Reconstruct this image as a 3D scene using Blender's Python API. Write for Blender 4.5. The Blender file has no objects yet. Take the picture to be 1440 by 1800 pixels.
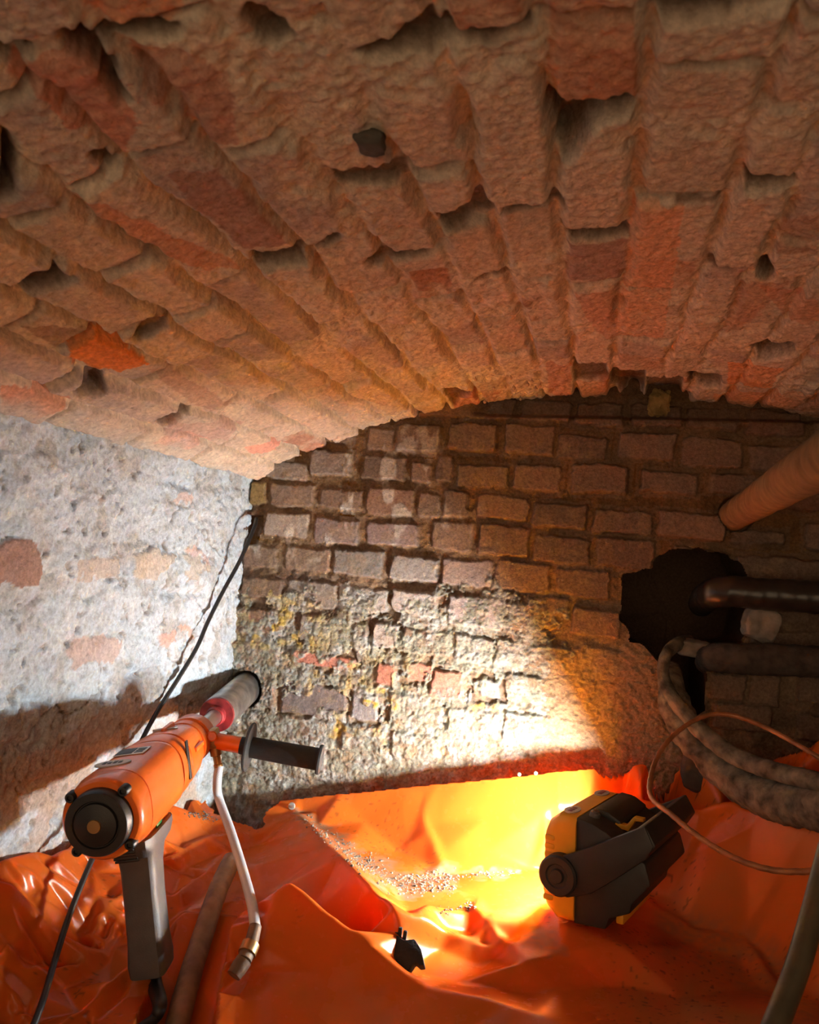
import bpy, bmesh, math, random
import numpy as np
from mathutils import Vector, Matrix
from mathutils.geometry import delaunay_2d_cdt

random.seed(5)
rng = np.random.default_rng(5)
S = bpy.context.scene
C = S.collection

# ------------------------------------------------------------------ camera
F_PX, CX, CY = 1400.0, 720.0, 900.0
def _basis():
    a = np.array([(1050 - CX) / F_PX, (1000 - CY) / F_PX, 1.0])
    y = a / np.linalg.norm(a)
    u = np.array([0.095, -1.0, 0.0]); u[2] = -(u[0] * a[0] + u[1] * a[1])
    z = u / np.linalg.norm(u)
    return np.array([np.cross(y, z), y, z])
B = _basis()                       # rows: world axes seen from the camera (x right, y down, z forward)
def ray(px, py): return B @ np.array([(px - CX) / F_PX, (py - CY) / F_PX, 1.0])
def onY(px, py, Y): d = ray(px, py); return d * (Y / d[1])
def onX(px, py, X): d = ray(px, py); return d * (X / d[0])
def onZ(px, py, Z): d = ray(px, py); return d * (Z / d[2])
def proj(P):
    c = np.asarray(P, float) @ B
    w = np.maximum(c[..., 2], 1e-4)
    return CX + F_PX * c[..., 0] / w, CY + F_PX * c[..., 1] / w
def V(a): return Vector([float(t) for t in a])

cam_d = bpy.data.cameras.new('camera'); cam = bpy.data.objects.new('camera', cam_d); C.objects.link(cam)
r, dn, fw = B[:, 0], B[:, 1], B[:, 2]
cam.matrix_world = Matrix(((r[0], -dn[0], -fw[0], 0), (r[1], -dn[1], -fw[1], 0), (r[2], -dn[2], -fw[2], 0), (0, 0, 0, 1)))
cam_d.sensor_fit = 'AUTO'; cam_d.sensor_width = 36.0; cam_d.lens = F_PX / 1800 * 36
cam_d.clip_start = 0.01
cam_d.dof.use_dof = True; cam_d.dof.focus_distance = 1.75; cam_d.dof.aperture_fstop = 9.0
S.camera = cam

# ------------------------------------------------------------------ world, light, exposure
W = bpy.data.worlds.new('world'); S.world = W; W.use_nodes = True
W.node_tree.nodes['Background'].inputs[0].default_value = (1.0, 0.70, 0.42, 1)
W.node_tree.nodes['Background'].inputs[1].default_value = 0.85  # added warm fill through the open end behind the camera, no lamp there
S.view_settings.view_transform = 'Standard'; S.view_settings.look = 'None'
S.view_settings.gamma = 1.0; S.view_settings.use_curve_mapping = False
S.view_settings.exposure = 0.82
S.cycles.use_denoising = True
S.cycles.max_bounces = 10; S.cycles.diffuse_bounces = 6; S.cycles.glossy_bounces = 4
S.cycles.transmission_bounces = 6; S.cycles.transparent_max_bounces = 8
S.cycles.sample_clamp_indirect = 30.0; S.cycles.caustics_reflective = False; S.cycles.caustics_refractive = False

# work light frame: origin at the middle of its face, n = where it shines, w = along its width into the depth, u = up
LN = np.array([-.935, .345, -.06]); LN /= np.linalg.norm(LN)
LW = np.array([.345, .935, 0.0]); LW -= LN * (LW @ LN); LW /= np.linalg.norm(LW)
LU = np.cross(LN, LW); LU = LU if LU[2] > 0 else -LU
LS = 1.14
LO = onY(978, 1431, 1.36 * LS) * .5 + onY(1054, 1383, 1.555 * LS) * .5 - LU * .095 * LS
LED_W = 30.0
for k in range(8):
    ld = bpy.data.lights.new('led', 'POINT'); ld.energy = LED_W / 8; ld.color = (.85, .95, 1.0); ld.shadow_soft_size = .008
    lo = bpy.data.objects.new('led', ld); C.objects.link(lo)
    lo.location = V(LO + LS * (-LN * .022 + LW * (-.075 + .05 * (k % 4)) + LU * (.0015 + .020 * (k // 4))))

# ------------------------------------------------------------------ noise
def _hash(ix, iy, iz, seed):
    h = (ix.astype(np.uint32) * np.uint32(374761393)) ^ (iy.astype(np.uint32) * np.uint32(668265263)) ^ (iz.astype(np.uint32) * np.uint32(2147483647 - 58)) ^ np.uint32((seed * 974711 + 12345) & 0xffffffff)
    h = (h ^ (h >> np.uint32(13))) * np.uint32(1274126177)
    h = (h ^ (h >> np.uint32(16))) * np.uint32(2246822519)
    return ((h ^ (h >> np.uint32(15))) & np.uint32(0xffffff)).astype(np.float32) / 16777215.0
def vn(P, scale, seed=0):
    q = np.asarray(P, np.float32) * scale + 1000.0
    i = np.floor(q).astype(np.int32); f = q - i
    f = f * f * f * (f * (f * 6 - 15) + 10)
    out = 0
    for dx in (0, 1):
        wx = f[..., 0] if dx else 1 - f[..., 0]
        for dy in (0, 1):
            wy = f[..., 1] if dy else 1 - f[..., 1]
            for dz in (0, 1):
                wz = f[..., 2] if dz else 1 - f[..., 2]
                out = out + wx * wy * wz * _hash(i[..., 0] + dx, i[..., 1] + dy, i[..., 2] + dz, seed)
    return out * 2 - 1
def fbm(P, scale, octv=4, seed=0, gain=.5):
    a, s, t = 1.0, 0, 0
    for k in range(octv):
        s = s + a * vn(P, scale * 2.03 ** k, seed + 17 * k); t += a; a *= gain
    return s / t
def grains(x, z, cell, seed, keep=.8):
    """bumps like crumbs: height 0..1 and a random number of the nearest crumb"""
    gx, gz = x / cell + 500, z / cell + 500
    ix, iz = np.floor(gx).astype(np.int32), np.floor(gz).astype(np.int32); zero = np.zeros_like(ix)
    hgt = np.zeros_like(gx); rnd = np.zeros_like(gx)
    for dx in (-1, 0, 1):
        for dz in (-1, 0, 1):
            a, b = ix + dx, iz + dz
            px0 = a + _hash(a, b, zero, seed); pz0 = b + _hash(a, b, zero + 1, seed)
            q = _hash(a, b, zero + 2, seed); rad = .38 + .42 * q
            d2 = ((gx - px0) ** 2 + (gz - pz0) ** 2) / rad ** 2
            hh = np.where(_hash(a, b, zero + 3, seed) < keep, np.sqrt(np.maximum(1 - d2, 0)) * rad, 0)
            rnd = np.where(hh > hgt, q, rnd); hgt = np.maximum(hgt, hh)
    return hgt, rnd
def sst(a, b, x):
    t = np.clip((x - a) / (b - a), 0, 1); return t * t * (3 - 2 * t)
def pip(px, py, poly):
    poly = np.asarray(poly, float); ins = np.zeros(px.shape, bool); j = len(poly) - 1
    for i in range(len(poly)):
        xi, yi = poly[i]; xj, yj = poly[j]
        c = ((yi > py) != (yj > py)) & (px < (xj - xi) * (py - yi) / (yj - yi + 1e-9) + xi)
        ins ^= c; j = i
    return ins
def mixc(c, target, m):
    return c * (1 - m[..., None]) + np.asarray(target, np.float32) * m[..., None]

# ------------------------------------------------------------------ materials
def new_mat(name):
    m = bpy.data.materials.new(name); m.use_nodes = True
    return m, m.node_tree, m.node_tree.nodes['Principled BSDF']
def plain(name, col, rough=.5, metal=0.0, bump=0.0, bscale=200.0, var=.15, spec=.5, coat=0.0):
    m, t, b = new_mat(name)
    b.inputs['Roughness'].default_value = rough; b.inputs['Metallic'].default_value = metal
    b.inputs['Specular IOR Level'].default_value = spec; b.inputs['Coat Weight'].default_value = coat
    tc = t.nodes.new('ShaderNodeTexCoord')
    n = t.nodes.new('ShaderNodeTexNoise'); n.inputs['Scale'].default_value = 35; n.inputs['Detail'].default_value = 6
    t.links.new(tc.outputs['Object'], n.inputs['Vector'])
    rp = t.nodes.new('ShaderNodeValToRGB')
    rp.color_ramp.elements[0].position = .3; rp.color_ramp.elements[1].position = .7
    rp.color_ramp.elements[0].color = tuple(c * (1 - var) for c in col) + (1,)
    rp.color_ramp.elements[1].color = tuple(min(1, c * (1 + var)) for c in col) + (1,)
    t.links.new(n.outputs['Fac'], rp.inputs['Fac']); t.links.new(rp.outputs['Color'], b.inputs['Base Color'])
    if bump:
        n2 = t.nodes.new('ShaderNodeTexNoise'); n2.inputs['Scale'].default_value = bscale; n2.inputs['Detail'].default_value = 4
        t.links.new(tc.outputs['Object'], n2.inputs['Vector'])
        bp = t.nodes.new('ShaderNodeBump'); bp.inputs['Strength'].default_value = bump; bp.inputs['Distance'].default_value = .002
        t.links.new(n2.outputs['Fac'], bp.inputs['Height']); t.links.new(bp.outputs['Normal'], b.inputs['Normal'])
    return m
def masonry(name, fine=260.0, bump=.55, dist=.004):
    """rough stone surface; brick, mortar, lime and salt colours come from the mesh's own pigment attribute"""
    m, t, b = new_mat(name)
    b.inputs['Roughness'].default_value = .92; b.inputs['Specular IOR Level'].default_value = .2
    at = t.nodes.new('ShaderNodeAttribute'); at.attribute_name = 'pigment'
    tc = t.nodes.new('ShaderNodeTexCoord')
    n = t.nodes.new('ShaderNodeTexNoise'); n.inputs['Scale'].default_value = fine * .45; n.inputs['Detail'].default_value = 8; n.inputs['Roughness'].default_value = .65
    t.links.new(tc.outputs['Object'], n.inputs['Vector'])
    rp = t.nodes.new('ShaderNodeMapRange'); rp.inputs['From Min'].default_value = .3; rp.inputs['From Max'].default_value = .7
    rp.inputs['To Min'].default_value = .68; rp.inputs['To Max'].default_value = 1.28
    t.links.new(n.outputs['Fac'], rp.inputs['Value'])
    mx = t.nodes.new('ShaderNodeVectorMath'); mx.operation = 'SCALE'
    t.links.new(at.outputs['Color'], mx.inputs[0]); t.links.new(rp.outputs['Result'], mx.inputs['Scale'])
    t.links.new(mx.outputs['Vector'], b.inputs['Base Color'])
    n2 = t.nodes.new('ShaderNodeTexNoise'); n2.inputs['Scale'].default_value = fine; n2.inputs['Detail'].default_value = 7; n2.inputs['Roughness'].default_value = .7
    t.links.new(tc.outputs['Object'], n2.inputs['Vector'])
    n3 = t.nodes.new('ShaderNodeTexVoronoi'); n3.inputs['Scale'].default_value = fine * .8
    t.links.new(tc.outputs['Object'], n3.inputs['Vector'])
    ad = t.nodes.new('ShaderNodeMath'); ad.operation = 'MULTIPLY_ADD'; ad.inputs[1].default_value = .35
    t.links.new(n3.outputs['Distance'], ad.inputs[0]); t.links.new(n2.outputs['Fac'], ad.inputs[2])
    bp = t.nodes.new('ShaderNodeBump'); bp.inputs['Strength'].default_value = bump; bp.inputs['Distance'].default_value = dist
    t.links.new(ad.outputs['Value'], bp.inputs['Height']); t.links.new(bp.outputs['Normal'], b.inputs['Normal'])
    return m
def sheet_mat():
    m, t, b = new_mat('orange_plastic_sheet')
    b.inputs['Roughness'].default_value = .27; b.inputs['Specular IOR Level'].default_value = .5
    tc = t.nodes.new('ShaderNodeTexCoord')
    at = t.nodes.new('ShaderNodeAttribute'); at.attribute_name = 'pigment'
    n = t.nodes.new('ShaderNodeTexNoise'); n.inputs['Scale'].default_value = 55; n.inputs['Detail'].default_value = 6
    t.links.new(tc.outputs['Object'], n.inputs['Vector'])
    rr = t.nodes.new('ShaderNodeMapRange'); rr.inputs['To Min'].default_value = .16; rr.inputs['To Max'].default_value = .34
    t.links.new(n.outputs['Fac'], rr.inputs['Value']); 
    dm = t.nodes.new('ShaderNodeMath'); dm.operation = 'MULTIPLY_ADD'; dm.inputs[1].default_value = .5; dm.use_clamp = True
    t.links.new(at.outputs['Alpha'], dm.inputs[0]); t.links.new(rr.outputs['Result'], dm.inputs[2])
    t.links.new(dm.outputs['Value'], b.inputs['Roughness'])
    t.links.new(at.outputs['Color'], b.inputs['Base Color'])
    n2 = t.nodes.new('ShaderNodeTexNoise'); n2.inputs['Scale'].default_value = 14; n2.inputs['Detail'].default_value = 3; n2.inputs['Distortion'].default_value = 1.2
    t.links.new(tc.outputs['Object'], n2.inputs['Vector'])
    bp = t.nodes.new('ShaderNodeBump'); bp.inputs['Strength'].default_value = .12; bp.inputs['Distance'].default_value = .006
    t.links.new(n2.outputs['Fac'], bp.inputs['Height']); t.links.new(bp.outputs['Normal'], b.inputs['Normal'])
    tr = t.nodes.new('ShaderNodeBsdfTranslucent'); t.links.new(at.outputs['Color'], tr.inputs['Color'])
    ms = t.nodes.new('ShaderNodeMixShader'); ms.inputs[0].default_value = .55
    t.links.new(b.outputs[0], ms.inputs[1]); t.links.new(tr.outputs[0], ms.inputs[2])
    t.links.new(ms.outputs[0], t.nodes['Material Output'].inputs['Surface'])
    return m
M = {}
M['vault'] = masonry('vault_brick', 240, .8, .005)
M['wall'] = masonry('end_wall_brick', 330, .65, .004)
M['lime'] = masonry('limewashed_masonry', 300, .6, .004)
M['sheet'] = sheet_mat()
M['earth'] = plain('dark_earth', (.05, .035, .025), .95, bump=.5)
M['drill_orange'] = plain('orange_enamel', (.80, .155, .012), .32, var=.05, coat=.2)
M['black'] = plain('black_plastic', (.016, .014, .013), .42, bump=.15, bscale=600)
M['grip'] = plain('grey_rubber_grip', (.085, .08, .08), .5, bump=.2, bscale=500)
M['foam'] = plain('black_foam_grip', (.012, .011, .010), .7, bump=.4, bscale=900)
M['steel'] = plain('ground_steel', (.55, .53, .50), .34, 1.0, var=.1)
M['bitsteel'] = plain('scuffed_steel_tube', (.36, .35, .33), .40, .85, bump=.25, bscale=220, var=.35)
M['red'] = plain('worn_red_enamel', (.24, .022, .026), .45, bump=.3, bscale=150, var=.5)
M['brass'] = plain('dull_brass', (.42, .25, .10), .4, .8)
M['plate'] = plain('printed_plate', (.60, .58, .55), .35, .4, var=.1)
M['ink'] = plain('dark_ink', (.02, .02, .02), .5)
M['sticker'] = plain('grey_sticker', (.42, .40, .38), .4, var=.1)
M['green'] = plain('green_switch', (.03, .22, .06), .35)
M['yellow'] = plain('yellow_housing', (.78, .36, .015), .42, bump=.1, bscale=700, var=.06)
M['lampblack'] = plain('dark_housing', (.028, .024, .022), .48, bump=.15, bscale=700)
M['cable'] = plain('black_cable_rubber', (.015, .014, .014), .45)
M['copper'] = plain('dirty_copper_cable', (.40, .17, .075), .42, .35, bump=.5, bscale=250, var=.35)
M['brownhose'] = plain('dusty_brown_rubber', (.17, .105, .065), .65, bump=.35, bscale=140, var=.35)
M['olivehose'] = plain('olive_rubber_hose', (.075, .062, .038), .38, bump=.1, var=.2)
M['lagging'] = plain('dusty_grey_lagging', (.15, .125, .09), .95, bump=1.0, bscale=150, var=.75)
M['lagging_dark'] = plain('dark_felt_lagging', (.06, .045, .035), .95, bump=.9, bscale=160, var=.5)
M['tape'] = plain('black_pipe_tape', (.03, .024, .020), .3, bump=.3, bscale=60, var=.3)
M['jute'] = plain('jute_wrap', (.25, .15, .06), .95, bump=.6, bscale=300, var=.3)
M['stone'] = plain('grey_stone', (.26, .22, .18), .9, bump=.8, bscale=90, var=.35)
M['darkstone'] = plain('dark_pebble', (.055, .045, .035), .8, bump=.6, bscale=90, var=.35)
M['rubble'] = plain('pale_drill_dust', (.17, .145, .115), .95, bump=.7, bscale=160, var=.45)
M['char'] = plain('charred_black', (.012, .009, .008), .75, bump=.9, bscale=120, var=.4)
M['zinc'] = plain('pale_zinc', (.40, .39, .37), .4, .5)
M['bead'] = plain('pale_waxy_bead', (.55, .36, .22), .35, var=.1)
def clear_mat():
    m, t, b = new_mat('clear_braided_hose')
    b.inputs['Roughness'].default_value = .22
    b.inputs['Transmission Weight'].default_value = .2; b.inputs['IOR'].default_value = 1.3
    uv = t.nodes.new('ShaderNodeAttribute'); uv.attribute_name = 'along'
    w1 = t.nodes.new('ShaderNodeTexWave'); w1.inputs['Scale'].default_value = 1.0; w1.bands_direction = 'DIAGONAL'
    t.links.new(uv.outputs['Vector'], w1.inputs['Vector'])
    rp = t.nodes.new('ShaderNodeValToRGB'); rp.color_ramp.elements[0].color = (.42, .48, .55, 1); rp.color_ramp.elements[1].color = (.82, .88, .93, 1)
    t.links.new(w1.outputs['Fac'], rp.inputs['Fac']); t.links.new(rp.outputs['Color'], b.inputs['Base Color'])
    bp = t.nodes.new('ShaderNodeBump'); bp.inputs['Strength'].default_value = .4; bp.inputs['Distance'].default_value = .001
    t.links.new(w1.outputs['Fac'], bp.inputs['Height']); t.links.new(bp.outputs['Normal'], b.inputs['Normal'])
    return m
M['clear'] = clear_mat()
def emit_mat():
    m, t, b = new_mat('lit_led_panel')
    b.inputs['Base Color'].default_value = (.9, .88, .8, 1)
    b.inputs['Emission Color'].default_value = (1, .95, .86, 1); b.inputs['Emission Strength'].default_value = 12
    return m
M['led'] = emit_mat()

# ------------------------------------------------------------------ mesh helpers
def link_mesh(name, me, mat, parent=None):
    o = bpy.data.objects.new(name, me); C.objects.link(o)
    if mat is not None: me.materials.append(mat)
    if parent is not None:
        o.parent = parent; o.matrix_parent_inverse = Matrix.Identity(4)
    return o
def smooth(me, ang=40):
    me.polygons.foreach_set('use_smooth', [True] * len(me.polygons))
    if ang: me.set_sharp_from_angle(angle=math.radians(ang))
def pigment(me, cols, alpha=None):
    a = me.attributes.new('pigment', 'FLOAT_COLOR', 'POINT')
    c = np.ones((len(me.vertices), 4), np.float32); c[:, :3] = np.clip(cols, 0, 1)
    c[:, 3] = 1 if alpha is None else alpha
    a.data.foreach_set('color', c.ravel())
def grid_mesh(name, P, keep=None):
    """P: (n, m, 3) array of points -> mesh of quads; keep: (n-1, m-1) mask of faces"""
    n, m = P.shape[:2]
    idx = np.arange(n * m).reshape(n, m)
    f = np.stack([idx[:-1, :-1], idx[:-1, 1:], idx[1:, 1:], idx[1:, :-1]], -1)
    f = f[keep] if keep is not None else f.reshape(-1, 4)
    me = bpy.data.meshes.new(name)
    me.vertices.add(n * m); me.vertices.foreach_set('co', P.reshape(-1, 3).astype(np.float32).ravel())
    me.loops.add(f.size); me.loops.foreach_set('vertex_index', f.ravel().astype(np.int32))
    me.polygons.add(len(f)); me.polygons.foreach_set('loop_start', np.arange(0, f.size, 4, dtype=np.int32))
    me.polygons.foreach_set('use_smooth', np.ones(len(f), bool))
    me.update(calc_edges=True); me.validate()
    return me
class MB:
    """collects shapes into one mesh"""
    def __init__(s): s.bm = bmesh.new()
    def _add(s, verts, faces):
        vs = [s.bm.verts.new(v) for v in verts]
        for f in faces:
            try: s.bm.faces.new([vs[i] for i in f])
            except ValueError: pass
        return vs
    def loft(s, rings, cap=True, closed=False):
        vs = [[s.bm.verts.new(p) for p in ring] for ring in rings]
        k = len(rings[0]); L = len(rings)
        for i in range(L if closed else L - 1):
            a, b = vs[i], vs[(i + 1) % L]
            for j in range(k):
                s.bm.faces.new((a[j], a[(j + 1) % k], b[(j + 1) % k], b[j]))
        if cap and not closed:
            s.bm.faces.new(list(reversed(vs[0]))); s.bm.faces.new(vs[-1])
        return s
    def lathe(s, prof, o=(0, 0, 0), a=(0, 1, 0), seg=40, cap=True):
        """prof: (distance along a, radius)"""
        a = Vector(a).normalized(); e1 = a.orthogonal().normalized(); e2 = a.cross(e1); o = Vector(o)
        rings = [[o + a * d + (e1 * math.cos(t) + e2 * math.sin(t)) * max(rr, 1e-4) for t in [2 * math.pi * i / seg for i in range(seg)]] for d, rr in prof]
        return s.loft(rings, cap)
    def box(s, c, size, bevel=.002, rot=None):
        g = bmesh.ops.create_cube(s.bm, size=1.0)
        vs = g['verts']; mt = Matrix.Translation(Vector(c)) @ (rot.to_4x4() if rot is not None else Matrix.Identity(4)) @ Matrix.Diagonal((*size, 1))
        bmesh.ops.transform(s.bm, matrix=mt, verts=vs)
        if bevel:
            ed = list({e for v in vs for e in v.link_edges})
            bmesh.ops.bevel(s.bm, geom=ed, offset=bevel, segments=2, profile=.5, affect='EDGES')
        return s
    def prism(s, poly, fa, fb, bevel=0.0):
        """poly: list of 2D points; fa / fb map a 2D point to 3D for the two end faces"""
        k = len(poly)
        va = [s.bm.verts.new(fa(p)) for p in poly]; vb = [s.bm.verts.new(fb(p)) for p in poly]
        fs = [s.bm.faces.new(va), s.bm.faces.new(list(reversed(vb)))]
        for j in range(k): fs.append(s.bm.faces.new((va[j], vb[j], vb[(j + 1) % k], va[(j + 1) % k])))
        bmesh.ops.recalc_face_normals(s.bm, faces=fs)
        if bevel:
            ed = list({e for f in fs for e in f.edges})
            bmesh.ops.bevel(s.bm, geom=ed, offset=bevel, segments=2, profile=.5, affect='EDGES')
        return s
    def build(s, name, mat, parent=None, ang=35):
        bmesh.ops.recalc_face_normals(s.bm, faces=s.bm.faces[:])
        me = bpy.data.meshes.new(name); s.bm.to_mesh(me); s.bm.free(); smooth(me, ang)
        return link_mesh(name, me, mat, parent)
def catmull(pts, n=12):
    P = [Vector(p) for p in pts]; P = [P[0] * 2 - P[1]] + P + [P[-1] * 2 - P[-2]]
    out = []
    for i in range(1, len(P) - 2):
        for k in range(n):
            t = k / n
            out.append(.5 * (2 * P[i] + (P[i + 1] - P[i - 1]) * t + (2 * P[i - 1] - 5 * P[i] + 4 * P[i + 1] - P[i + 2]) * t * t + (3 * P[i] - P[i - 1] - 3 * P[i + 1] + P[i + 2]) * t ** 3))
    out.append(P[-2]); return out
def tube_mesh(name, pts, rad, seg=14, n=12, lump=0.0, lscale=40.0, seed=3, spiral=None, rough_ends=False):
    path = catmull(pts, n); L = len(path)
    rr = [rad] * L if not hasattr(rad, '__len__') else list(np.interp(np.linspace(0, len(rad) - 1, L), range(len(rad)), rad))
    t = (path[1] - path[0]).normalized(); e = t.orthogonal().normalized()
    rings, al, dist = [], [], 0.0
    for i, p in enumerate(path):
        t2 = (path[min(i + 1, L - 1)] - path[max(i - 1, 0)]).normalized()
        e = (e - t2 * e.dot(t2)).normalized(); f = t2.cross(e)
        if i: dist += (p - path[i - 1]).length
        ring = []
        for j in range(seg):
            th = 2 * math.pi * j / seg; rad_ = rr[i]
            if spiral: rad_ += spiral[1] * math.sin(2 * math.pi * dist / spiral[0] + th)
            ring.append(p + (e * math.cos(th) + f * math.sin(th)) * rad_); al.append((th / (2 * math.pi) * 6, dist * 300, 0))
        rings.append(ring)
    P = np.array([[tuple(v) for v in ring] for ring in rings])
    if lump:
        cen = np.array([tuple(p) for p in path])[:, None, :]
        nn = fbm(P, lscale, 4, seed)
        P = cen + (P - cen) * (1 + lump * nn)[..., None]
    mb = MB(); mb.loft([[Vector(v) for v in ring] for ring in P]); 
    bmesh.ops.recalc_face_normals(mb.bm, faces=mb.bm.faces[:])
    me = bpy.data.meshes.new(name); mb.bm.to_mesh(me); mb.bm.free(); smooth(me, 60)
    a = me.attributes.new('along', 'FLOAT_VECTOR', 'POINT'); a.data.foreach_set('vector', np.array(al, np.float32).ravel())
    return me
def tag(o, label, cat, group=None, kind=None):
    o['label'] = label; o['category'] = cat
    if group: o['group'] = group
    if kind: o['kind'] = kind
    return o
def struct(name, me, mat, label, cat):
    o = link_mesh(name, me, mat); tag(o, label, cat, kind='structure'); return o
def empty(name, loc, label, cat, group=None, mat=None):
    o = bpy.data.objects.new(name, None); C.objects.link(o); o.empty_display_size = .05
    if mat is not None: o.matrix_world = mat
    else: o.location = loc
    return tag(o, label, cat, group)
def hose(name, pts, rad, mat, label, cat, group=None, parent=None, **k):
    me = tube_mesh(name, pts, rad, **k); o = link_mesh(name, me, mat, parent)
    if label: tag(o, label, cat, group)
    return o
def px(*q): return [V(onY(a, b, y)) for a, b, y in q]

# ================================================================== THE CELLAR
YW = 2.0            # end wall
XL = -.932          # left wall
XC, ZA, RV = .09, .442, 1.95
ZC = ZA - RV

# ---- barrel vault of brick
BED = [-1.24, -1.16, -1.08, -.995, -.912, -.828, -.745, -.663, -.581, -.5, -.412, -.333, -.252, -.172, -.086, .021, .088, .172, .255, .335, .417, .5, .582, .665, .748, .83, .912, .995, 1.08, 1.16, 1.24]
def vault_sy(px_, py_):
    d = ray(px_, py_); a = d[0] ** 2 + d[2] ** 2; b = -2 * (d[0] * XC + d[2] * ZC); c = XC ** 2 + ZC ** 2 - RV ** 2
    t = (-b + math.sqrt(b * b - 4 * a * c)) / (2 * a); P = d * t
    return RV * math.atan2(P[0] - XC, P[2] - ZC), P[1]
HEADS = [(240, 70), (380, 262), (230, 278), (160, 318), (125, 350), (330, 302), (490, 452), (90, 372), (400, 497), (80, 478), (225, 468), (255, 574), (330, 550), (30, 572), (140, 607), (340, 634), (420, 656), (140, 652), (158, 668), (385, 716), (308, 735), (100, 727),
         (608, 567), (550, 602), (720, 580), (690, 643), (770, 650), (580, 678), (640, 672), (815, 617), (890, 622), (905, 638), (850, 488), (880, 563), (700, 452), (710, 482), (975, 492), (1040, 500), (1120, 597), (1195, 625), (1275, 465), (1250, 557), (1420, 423), (1420, 572), (1357, 622), (1180, 348), (1350, 318), (1340, 103),
         (1040, 190), (1050, 411), (880, 55), (935, 362), (700, 82), (820, 395), (640, 315), (720, 453), (660, 715), (500, 770), (560, 730), (1150, 20), (1390, 190), (500, 60)]
VOIDS = [([(150, 70), (200, 50), (322, 44), (326, 62), (300, 76), (185, 92)], .022),
         ([(100, 40), (135, 55), (235, 160), (215, 170), (105, 78)], .03),
         ([(10, 110), (30, 70), (60, 92), (25, 130)], .05),
         ([(430, 10), (500, 45), (520, 85), (470, 92), (440, 60)], .03),
         ([(615, 95), (680, 78), (750, 38), (790, 75), (760, 105), (640, 105)], .03),
         ([(770, 45), (830, 42), (922, 30), (930, 45), (860, 72), (790, 75)], .03),
         ([(1128, 0), (1290, 0), (1280, 40), (1220, 42), (1170, 45), (1130, 38)], .06),
         ([(962, 182), (1108, 160), (1117, 200), (1060, 215), (1005, 270), (985, 282), (968, 230)], .06),
         ([(772, 368), (862, 338), (872, 380), (800, 412), (770, 408)], .03),
         ([(882, 352), (945, 352), (985, 338), (992, 362), (890, 376)], .022),
         ([(985, 390), (1010, 402), (1105, 398), (1108, 418), (1002, 424)], .025),
         ([(640, 462), (665, 445), (760, 440), (750, 450), (690, 460), (660, 470)], .02),
         ([(560, 300), (600, 305), (715, 296), (725, 325), (655, 332), (600, 330)], .02),
         ([(443, 447), (535, 440), (536, 460), (447, 472)], .025),
         ([(540, 440), (590, 400), (605, 425), (560, 440)], .03),
         ([(8, 515), (70, 466), (140, 488), (110, 510), (30, 522)], .03),
         ([(0, 215), (30, 300), (20, 345), (0, 340)], .05),
         ([(160, 285), (180, 270), (215, 285), (190, 310)], .03),
         ([(232, 590), (272, 560), (305, 565), (290, 580), (240, 600)], .02),
         ([(128, 682), (160, 652), (190, 670), (180, 690), (135, 694)], .04),
         ([(275, 740), (320, 720), (345, 722), (300, 752), (278, 752)], .03),
         ([(1310, 300), (1395, 318), (1392, 330), (1310, 333)], .03),
         ([(1333, 460), (1352, 458), (1366, 482), (1350, 500), (1334, 492)], .06),
         ([(1320, 612), (1393, 606), (1396, 628), (1330, 636)], .05),
         ([(1072, 655), (1133, 655), (1135, 690), (1120, 697), (1076, 688)], .05),
         ([(1008, 640), (1068, 640), (1070, 668), (1010, 672)], .02),
         ([(1210, 656), (1267, 660), (1266, 682), (1212, 678)], .04),
         ([(1135, 668), (1200, 668), (1195, 715), (1135, 715)], .035),
         ([(1190, 348), (1280, 345), (1270, 352), (1190, 357)], .012),
         ([(845, 490), (900, 476), (898, 488), (820, 498)], .018),
         ([(1240, 460), (1312, 466), (1310, 474), (1245, 468)], .015),
         ([(780, 684), (815, 686), (830, 690), (800, 712), (784, 702)], .02)]
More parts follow.
